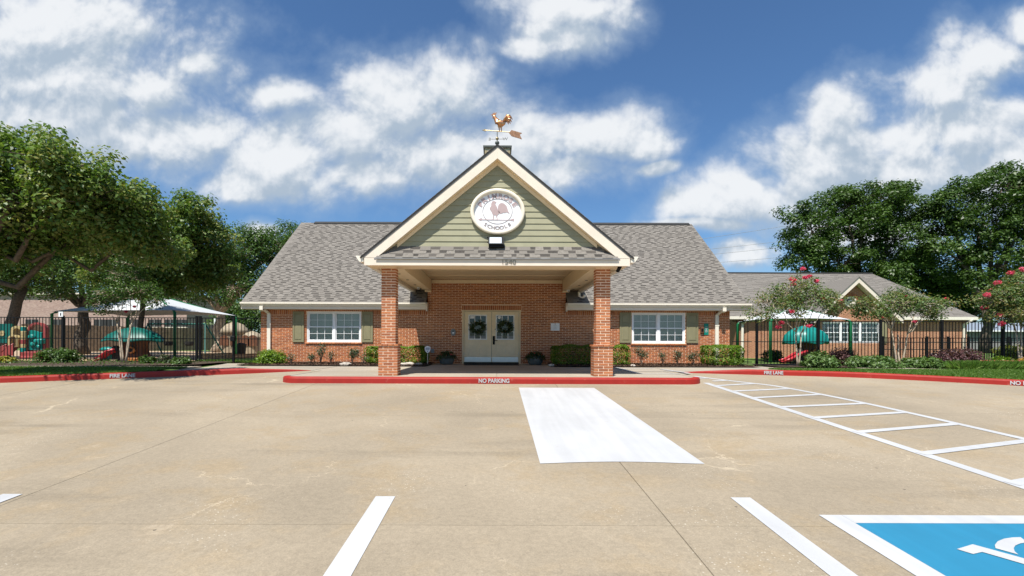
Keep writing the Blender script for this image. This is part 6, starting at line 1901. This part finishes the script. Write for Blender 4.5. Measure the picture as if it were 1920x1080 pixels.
arch_build(21, 45, 611, 650, 5.5, D1 - 0.05, D1 + 0.25, 'play_yellow', 'arch')
arch_build(24, 43, 628, 652, 3.5, D1 - 0.22, D1 - 0.06, 'play_yellow', 'tunnel_rim')
arch_build(51.5, 85, 604.5, 663, 4.5, D1, D1 + 0.15, 'play_red', 'arch')
MB().prism_y([q(56, 620), q(60, 619), q(79, 624), q(80, 656), q(56, 656)], D1 - 0.04, D1 + 0.06).build('climbing_panel', 'play_teal', ps)
for (a, b, c) in ((62, 632, 6), (70, 640, 5), (64, 646, 5), (74, 650, 4)):
    MB().ball((q(a, b)[0], D1 - 0.06, q(a, b)[1]), c * 0.022, 6, 1.2, 0.6).build('climbing_hold', 'play_teal', ps, True)
MB().lathe([(0.12, 0), (0.14, 0.16), (0.11, 0.22)], (q(80, 640)[0], D1 - 0.05, q(80, 640)[1] - 0.1), 14).build('turret', 'play_teal', ps)
for i, (a, b, m_) in enumerate(((613, 621, 'play_teal'), (621, 630, 'play_yellow'), (630, 637, 'play_yellow'), (637, 645, 'play_red'), (645, 652, 'play_yellow'), (652, 660, 'play_teal'), (660, 675, 'play_red'))):
    r0 = 0.095 if i else 0.075
    MB().lathe([(r0, 0), (r0 + 0.01, 0.01), (r0 + 0.01, q(49, a)[1] - q(49, b)[1] - 0.01), (r0, q(49, a)[1] - q(49, b)[1])], (q(49, a)[0], D1 - 0.12, q(49, b)[1]), 14, ST).build('column_ring', m_, ps)
MB().bbox(q(47, 0)[0], q(78, 0)[0], D1 - 0.2, D1 + 0.3, q(60, 674)[1], q(60, 659)[1], 0.03).build('deck', 'play_red', ps)
MB().bbox(q(50, 0)[0], q(76, 0)[0], D1 - 0.34, D1 - 0.21, q(60, 674)[1], q(60, 667)[1], 0.03).build('step', 'play_red', ps)
for (ox, oy, yd) in ((0, 0, -0.15), (-22, 1.5, 0.05)):
    pts = [(44 + ox, 645 + oy), (34 + ox, 649 + oy), (25 + ox, 658 + oy), (14 + ox, 667 + oy), (2 + ox, 672 + oy)]
    sd = MB()
    for k in range(4):
        a, b = q(*pts[k]), q(*pts[k + 1])
        sd.add([(a[0], D1 + yd - 0.30, a[1]), (b[0], D1 + yd - 0.30, b[1]), (b[0], D1 + yd - 0.30, max(0.0, b[1] - 0.35)), (a[0], D1 + yd - 0.30, max(0.0, a[1] - 0.5)),
                (a[0], D1 + yd - 0.25, a[1]), (b[0], D1 + yd - 0.25, b[1]), (b[0], D1 + yd - 0.25, max(0.0, b[1] - 0.35)), (a[0], D1 + yd - 0.25, max(0.0, a[1] - 0.5))],
               [(0, 1, 2, 3), (4, 7, 6, 5), (0, 4, 5, 1), (2, 6, 7, 3)])
        sd.add([(a[0], D1 + yd - 0.25, a[1] - 0.12), (b[0], D1 + yd - 0.25, b[1] - 0.12), (b[0], D1 + yd + 0.12, b[1] - 0.12), (a[0], D1 + yd + 0.12, a[1] - 0.12)], [(0, 1, 2, 3)])
    sl_ = sd.build('slide', 'play_red', ps)
    MB().tube([(q(*p)[0], D1 + yd - 0.275, q(*p)[1]) for p in pts], 0.035, 8).build('slide_rail', 'play_red', sl_, True)
    MB().tube([(q(*p)[0], D1 + yd + 0.13, q(*p)[1] - 0.02) for p in pts], 0.035, 8).build('slide_rail', 'play_red', sl_, True)

# swing frame
DS = 30.0
sw = thing('swing_set', 'teal pipe swing frame with two bucket swings by the wooden fence', 'swing set', (PX(340, DS), DS, 0))
zb_ = PZ(340, 607.5, DS)
MB().tube([(PX(276, DS), DS, zb_), (PX(386, DS), DS, zb_)], 0.05, 10).build('top_bar', 'play_dark_teal', sw)
for px in (278, 385):
    for s_, dx in ((-1, -1.0), (1, 0.62)):
        MB().tube([(PX(px, DS), DS, zb_), (PX(px, DS) + (dx * 0.3 if px < 300 else 0.60 + 0.0 * s_), DS + s_ * 1.0, 0.0)], 0.045, 8).build('leg', 'play_dark_teal', sw)
for px in (316, 355):
    x = PX(px, DS)
    st_ = MB().lathe([(0.16, 0), (0.22, 0.08), (0.22, 0.26), (0.19, 0.27), (0.17, 0.1), (0.02, 0.06)], (x, DS, 0.55), 14, ST).build('bucket_seat', 'black_rubber', sw)
    for s_ in (-1, 1):
        MB().tube([(x + s_ * 0.22, DS, 0.78), (x + s_ * 0.2, DS, zb_)], 0.010, 5).build('chain', 'black_metal', sw)
# tan playhouses
def hut(label, px, d, r_, h, peak):
    x = PX(px, d)
    t = thing('playhouse', label, 'playhouse', (x, d, 0))
    b = MB().lathe([(r_, 0), (r_, h), (r_ * 0.92, h + 0.05)], (x, d, 0), 20, ST).build('wall', 'play_tan', t)
    MB().lathe([(r_ * 1.12, h), (r_ * 1.02, h + peak * 0.35), (r_ * 0.65, h + peak * 0.75), (0.03, h + peak)], (x, d, 0), 20, ST).build('roof', 'play_tan', t, True)
    for dx in (-0.35, 0.45):
        aa = [(x + dx * r_ * ST + 0.24 * ST * math.cos(a), 0.95 + 0.28 * math.sin(a)) for a in [math.pi * k / 10 for k in range(11)]] + [(x + dx * r_ * ST - 0.24 * ST, 0.55), (x + dx * r_ * ST + 0.24 * ST, 0.55)]
        MB().prism_y(aa, d - r_ - 0.04, d - r_ * 0.80).build('window_opening', 'play_brown', b)
hut('tan plastic playhouse with a rounded roof behind the gate', 440, 33, 0.72, 1.35, 0.85)
hut('tan plastic playhouse with arched opening near the brick corner', 473, 31, 0.50, 1.0, 0.5)
bn = thing('waste_bin', 'dark waste bin beside the tan playhouses', 'bin', (PX(452, 28), 28, 0))
MB().lathe([(0.20, 0), (0.24, 0.6), (0.25, 0.62)], (PX(452, 28), 28, 0.0), 14, ST).build('body', 'black_rubber', bn)
MB().lathe([(0.26, 0.62), (0.26, 0.66), (0.1, 0.74), (0.02, 0.75)], (PX(452, 28), 28, 0.0), 14, ST).build('lid', 'black_rubber', bn)
# timber edging
for lab, (x0, y0_, x1, y1_), h in (('timber edging beam inside the left gate', (PX(376, 21.3), 21.3, PX(432, 22.6), 22.6), 0.30), ('timber edging beam above the grass by the brick corner', (PX(432, 22.62), 22.62, PX(484, 25), 25.0), 0.22), ('timber edging beam below the left play mushroom', (PX(-30, 19.9), 19.9, PX(200, 20.0), 20.0), 0.10)):
    e = thing('timber_edging', lab, 'edging', ((x0 + x1) / 2, (y0_ + y1_) / 2, 0))
    nb = max(1, round(h / 0.11))
    for k in range(nb):
        z0 = k * h / nb
        MB().add([(x0, y0_, z0 + 0.004), (x1, y1_, z0 + 0.004), (x1, y1_ + 0.14, z0 + 0.004), (x0, y0_ + 0.14, z0 + 0.004), (x0, y0_, z0 + h / nb), (x1, y1_, z0 + h / nb), (x1, y1_ + 0.14, z0 + h / nb), (x0, y0_ + 0.14, z0 + h / nb)],
                 [(0, 3, 2, 1), (4, 5, 6, 7), (0, 1, 5, 4), (1, 2, 6, 5), (2, 3, 7, 6), (3, 0, 4, 7)]).build('beam', 'timber', e)
# wooden privacy fence
wf = thing('wooden_fence', 'weathered wooden privacy fence behind the left playground', 'fence', (-29, 38, 0))
A_, B_ = Vector((PX(40, 33), 33.0, 0)), Vector((PX(470, 48), 48.0, 0))
nb = 110
for k in range(nb):
    p = A_.lerp(B_, k / nb); p2 = A_.lerp(B_, (k + 0.95) / nb)
    h = 1.98 + random.uniform(-0.03, 0.03); yo = random.uniform(-0.015, 0.015)
    MB().add([(p.x, p.y + yo, 0), (p2.x, p2.y + yo, 0), (p2.x, p2.y + yo + 0.03, 0), (p.x, p.y + yo + 0.03, 0), (p.x, p.y + yo, h), (p2.x, p2.y + yo, h), (p2.x, p2.y + yo + 0.03, h), (p.x, p.y + yo + 0.03, h)],
             [(4, 5, 6, 7), (0, 1, 5, 4), (1, 2, 6, 5), (2, 3, 7, 6), (3, 0, 4, 7)]).build('board', 'wood_board', wf)
MB().tube([A_ + Vector((0, 0.1, 1.6)), B_ + Vector((0, 0.1, 1.6))], 0.05, 4).build('rail', 'wood_board', wf)

# ------------------------------------------------------------------ buildings behind
nbh = thing('neighbour_building', 'long old pink brick building behind the wooden fence', 'building', (-52, 60, 0))
ND = 58.0
x0, x1 = -90.0, PX(350, ND)
zt_ = PZ(150, 553, ND)
MB().box(x0, x1, ND, ND + 9, -0.1, zt_).build('wall', 'old_brick', nbh)
MB().box(x0 - 0.3, x1 + 0.3, ND - 0.3, ND + 9.3, zt_ + 0.005, zt_ + 0.22).build('roof_edge', 'trim', nbh)
for px in (60, 110, 188, 212, 250, 290, 320, 340):
    wx = PX(px, ND)
    f = MB().box(wx - 0.75, wx + 0.75, ND - 0.06, ND - 0.002, PZ(px, 613, ND), PZ(px, 599, ND)).build('window', 'dark_room', nbh)
    MB().box(wx - 0.8, wx + 0.8, ND - 0.09, ND - 0.062, PZ(px, 614.5, ND), PZ(px, 613, ND)).build('sill', 'trim', f)
    MB().box(wx - 0.03, wx + 0.03, ND - 0.085, ND - 0.062, PZ(px, 613, ND), PZ(px, 599, ND)).build('mullion', 'far_wall', f)
MB().box(PX(401, 50), PX(404.5, 50), 50, 50.2, 0, PZ(400, 596, 50)).build('white_post', 'plastic_white', nbh)

AD = 27.5
AX0, AX1 = 13.7, PX(1813, AD)
an = thing('annex_building', 'low brick annex with grey roof and small front gable', 'building', ((AX0 + AX1) / 2, AD, 0))
AE = PZ(1700, 596, AD - 0.4)
GC = PX(1600.3, 26.9); GD = 26.9
WA = rect_from_px(1541.5, 1649.5, 604, 643, GD)
w = MB()
MB().box(AX0, GC - 2.05, AD, AD + 0.2, -0.1, AE).build('wall', 'brick_wall', an); w.box(GC + 2.05, AX1, AD, AD + 0.2, -0.1, AE)
aw = w.build('wall', 'brick_wall', an)
for (a, b) in ((AX0, AX0 + 0.2), (AX1 - 0.2, AX1)):
    MB().box(a, b, AD + 0.2, 40, -0.1, AE).build('side_wall', 'brick_side', an)
w = MB()
for c in cells(GC - 2.05, GC + 2.05, -0.1, AE, [WA]):
    w.box(c[0], c[1], GD, GD + 0.2, c[2], c[3])
GA = PZ(1600, 524, GD)
gm = (GA - AE) / 2.30
w.prism_y([(GC - 2.05, AE), (GC + 2.05, AE), (GC, AE + gm * 2.05)], GD, GD + 0.2)
w.build('gable_wall', 'brick_wall', an)
window(an, WA, GD, 3, 3, 2, 'window', True)
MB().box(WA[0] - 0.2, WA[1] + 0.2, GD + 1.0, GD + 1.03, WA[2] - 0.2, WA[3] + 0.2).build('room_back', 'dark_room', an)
for (a, b) in ((1650.5, 1662), ):
    R = rect_from_px(a, b, 604, 644, GD)
    MB().bbox(R[0], R[1], GD - 0.05, GD - 0.001, R[2], R[3], 0.01).build('shutter', 'shutter', an)
AR_Y, AR_Z = 35.0, PZ(1635, 513, 35)
ARX0, ARX1 = 13.1, PX(1841, 27.0)
ra = MB()
ra.prism_x([(AD - 0.25, AE), (AD - 0.25, AE + 0.06), (AR_Y, AR_Z), (AR_Y, AR_Z - 0.06)], ARX0, ARX1)
ra.prism_x([(AR_Y, AR_Z - 0.06), (AR_Y, AR_Z), (AR_Y + 8, AE + 0.06), (AR_Y + 8, AE)], ARX0, ARX1)
aroof = ra.build('roof', 'shingle_base', an)
# courses of shingle on the annex slope
sl_len = math.hypot(AR_Y - AD + 0.25, AR_Z - AE - 0.06); nr = int(sl_len / 0.15)
cs = MB(); vy, vz_ = (AR_Y - AD + 0.25) / sl_len, (AR_Z - AE - 0.06) / sl_len
for i in range(nr):
    s0 = i * 0.15; s1 = s0 + 0.18
    x = ARX0
    while x < ARX1 - 0.1:
        e = min(x + random.uniform(0.25, 0.6), ARX1); tk = random.choice((0.012, 0.024))
        def pt(xx, s_, n_): return (xx, AD - 0.25 + vy * s_ - vz_ * n_, AE + 0.06 + vz_ * s_ + vy * n_)
        cs.add([pt(x, s0, 0), pt(e, s0, 0), pt(e, s0, tk), pt(x, s0, tk), pt(x, s1, tk * 0.4), pt(e, s1, tk * 0.4)], [(0, 1, 2, 3), (3, 2, 5, 4)])
        x = e + 0.004
o = cs.build('shingle_course', 'shingle', aroof, fix=False); o['kind'] = 'stuff'
MB().box(ARX0, ARX1, AR_Y - 0.15, AR_Y + 0.15, AR_Z - 0.05, AR_Z + 0.05).build('ridge_cap', 'roof_edge', aroof)
for (a, b) in ((ARX0, GC - 2.3), (GC + 2.3, ARX1)):
    MB().box(a, b, AD - 0.31, AD - 0.252, AE - 0.10, AE + 0.065).build('gutter', 'trim_gutter', an)
    MB().box(a, b, AD - 0.25, AD - 0.002, AE - 0.10, AE - 0.08).build('soffit', 'trim', an)
for s_ in (-1, 1):
    top = GA + 0.06
    pr_ = [(GC, top), (GC + s_ * 2.45, top - gm * 2.45), (GC + s_ * 2.45, top - gm * 2.45 - 0.26), (GC, top - 0.28)]
    MB().prism_y(pr_, GD - 0.40, GD - 0.36).build('rake_fascia', 'trim', an)
    MB().prism_y([(GC, top - 0.24), (GC + s_ * 2.45, top - gm * 2.45 - 0.22), (GC + s_ * 2.45, top - gm * 2.45 - 0.25), (GC, top - 0.27)], GD - 0.359, GD - 0.002).build('rake_soffit', 'trim', an)
    MB().prism_y([(GC, top + 0.065), (GC + s_ * 2.5, top - gm * 2.5 + 0.065), (GC + s_ * 2.5, top - gm * 2.5 + 0.005), (GC, top + 0.005)], GD - 0.43, 33.5).build('gable_roof', 'shingle', an)
# fan vent with a ring of soldier bricks
vxx, vzz = PX(1594.5, GD), PZ(1594, 566, GD)
MB().prism_y([(vxx + 0.34 * math.cos(a), vzz + 0.29 * math.sin(a)) for a in [2 * math.pi * k / 28 for k in range(28)]], GD - 0.03, GD - 0.002).build('gable_vent', 'trim', an)
for k in range(9):
    a = math.pi * (0.1 + 0.8 * k / 8)
    MB().prism_y([(vxx + 0.22 * math.cos(a) + 0.03 * math.cos(b), vzz + 0.16 * math.sin(a) + 0.05 * math.sin(b)) for b in [2 * math.pi * j / 8 for j in range(8)]], GD - 0.036, GD - 0.031).build('vent_slot', 'dark_room', an)
for k in range(19):
    a = math.pi * (-0.05 + 1.1 * k / 18); a2 = a + 0.13
    MB().prism_y([(vxx + 0.37 * math.cos(a), vzz + 0.32 * math.sin(a)), (vxx + 0.58 * math.cos(a), vzz + 0.50 * math.sin(a)), (vxx + 0.58 * math.cos(a2), vzz + 0.50 * math.sin(a2)), (vxx + 0.37 * math.cos(a2), vzz + 0.32 * math.sin(a2))], GD - 0.014, GD - 0.001).build('soldier_brick', 'brick', an)
for px in (1391, 1806):
    x = PX(px, AD)
    m = MB().box(x - 0.07, x + 0.07, AD - 0.09, AD - 0.002, 0, AE - 0.35)
    m.tube([(x, AD - 0.05, AE - 0.36), (x + 0.05, AD - 0.25, AE - 0.22), (x + 0.25, AD - 0.28, AE - 0.08)], 0.075, 8)
    m.build('downspout', 'trim_gutter', an)
sh_ = thing('metal_shed', 'long grey blue metal shed beyond the right fence', 'shed', (75, 64, 0))
x0 = PX(1790, 62); x1 = PX(2100, 62)
MB().box(x0, x1, 62, 70, -0.1, PZ(1860, 621, 62)).build('wall', 'far_wall', sh_)
rfp = MB().add([(x0 - 0.2, 61.5, PZ(1860, 620, 62)), (x1, 61.5, PZ(1860, 620, 62)), (x1, 67, PZ(1860, 602, 62)), (x0 - 0.2, 67, PZ(1860, 602, 62)), (x0 - 0.2, 61.5, PZ(1860, 620, 62) - 0.06), (x1, 61.5, PZ(1860, 620, 62) - 0.06), (x1, 67, PZ(1860, 602, 62) - 0.06), (x0 - 0.2, 67, PZ(1860, 602, 62) - 0.06)],
               [(0, 1, 2, 3), (4, 7, 6, 5), (0, 4, 5, 1), (1, 5, 6, 2), (2, 6, 7, 3), (3, 7, 4, 0)]).build('roof', 'far_panel', sh_)
MB().box(x0 - 0.2, x1, 61.40, 61.49, PZ(1860, 622, 62), PZ(1860, 619.5, 62)).build('gutter', 'plastic_white', sh_)
for k in range(40):
    xx = x0 + k * 0.55
    MB().box(xx, xx + 0.05, 61.96, 61.999, 0, PZ(1860, 622, 62)).build('panel_rib', 'far_wall', sh_)

# power lines between two poles hidden by roof and trees
PD = 75.0
pole_x = (PX(1150, PD), PX(1640, PD))
for x, lab in zip(pole_x, ('utility pole hidden behind the portico roof', 'utility pole hidden among the tall right trees')):
    t = thing('utility_pole', lab, 'pole', (x, PD, 0))
    MB().tube([(x, PD, -0.1), (x, PD, 15.8 if x < 40 else 19.2)], [0.18, 0.12], 10).build('pole', 'bark', t)
    MB().box(x - 1.0, x + 1.0, PD - 0.06, PD + 0.06, 14.6, 14.8).build('cross_arm', 'bark', t)
for i, (ya, yb) in enumerate(((447, 424), (467, 452), (476.5, 463), (492, 482))):
    lab = ('topmost', 'second', 'third', 'lowest')[i] + ' power line of the four crossing the sky to the right trees'
    za, zb2 = PZ(1322 + 8 * i, ya, PD), PZ(1470, yb, PD)
    xa, xb = PX(1322 + 8 * i, PD), PX(1470, PD)
    sl_p = (zb2 - za) / (xb - xa)
    pts = []
    for k in range(13):
        u = k / 12; x = pole_x[0] + (pole_x[1] - pole_x[0]) * u
        pts.append((x, PD, za + sl_p * (x - xa) - 0.25 * math.sin(math.pi * u) + 0.22))
    tag(MB().tube(pts, 0.022, 6).build('power_line', 'far_wall'), lab, 'power line', 'power lines')
# small sign on the fence post
t = thing('post_sign', 'small white sign above the left fence post', 'sign', (fx(117), FD, 1.8))
R = rect_from_px(111.5, 120, 584.5, 594, FD)
sb_ = MB().bbox(R[0], R[1], FD - 0.05, FD - 0.035, R[2], R[3], 0.002).build('board', 'plastic_white', t)
MB().box((R[0] + R[1]) / 2 - 0.02, (R[0] + R[1]) / 2 + 0.02, FD - 0.053, FD - 0.051, R[2] + 0.04, R[3] - 0.05).build('print_mark', 'black_metal', sb_)
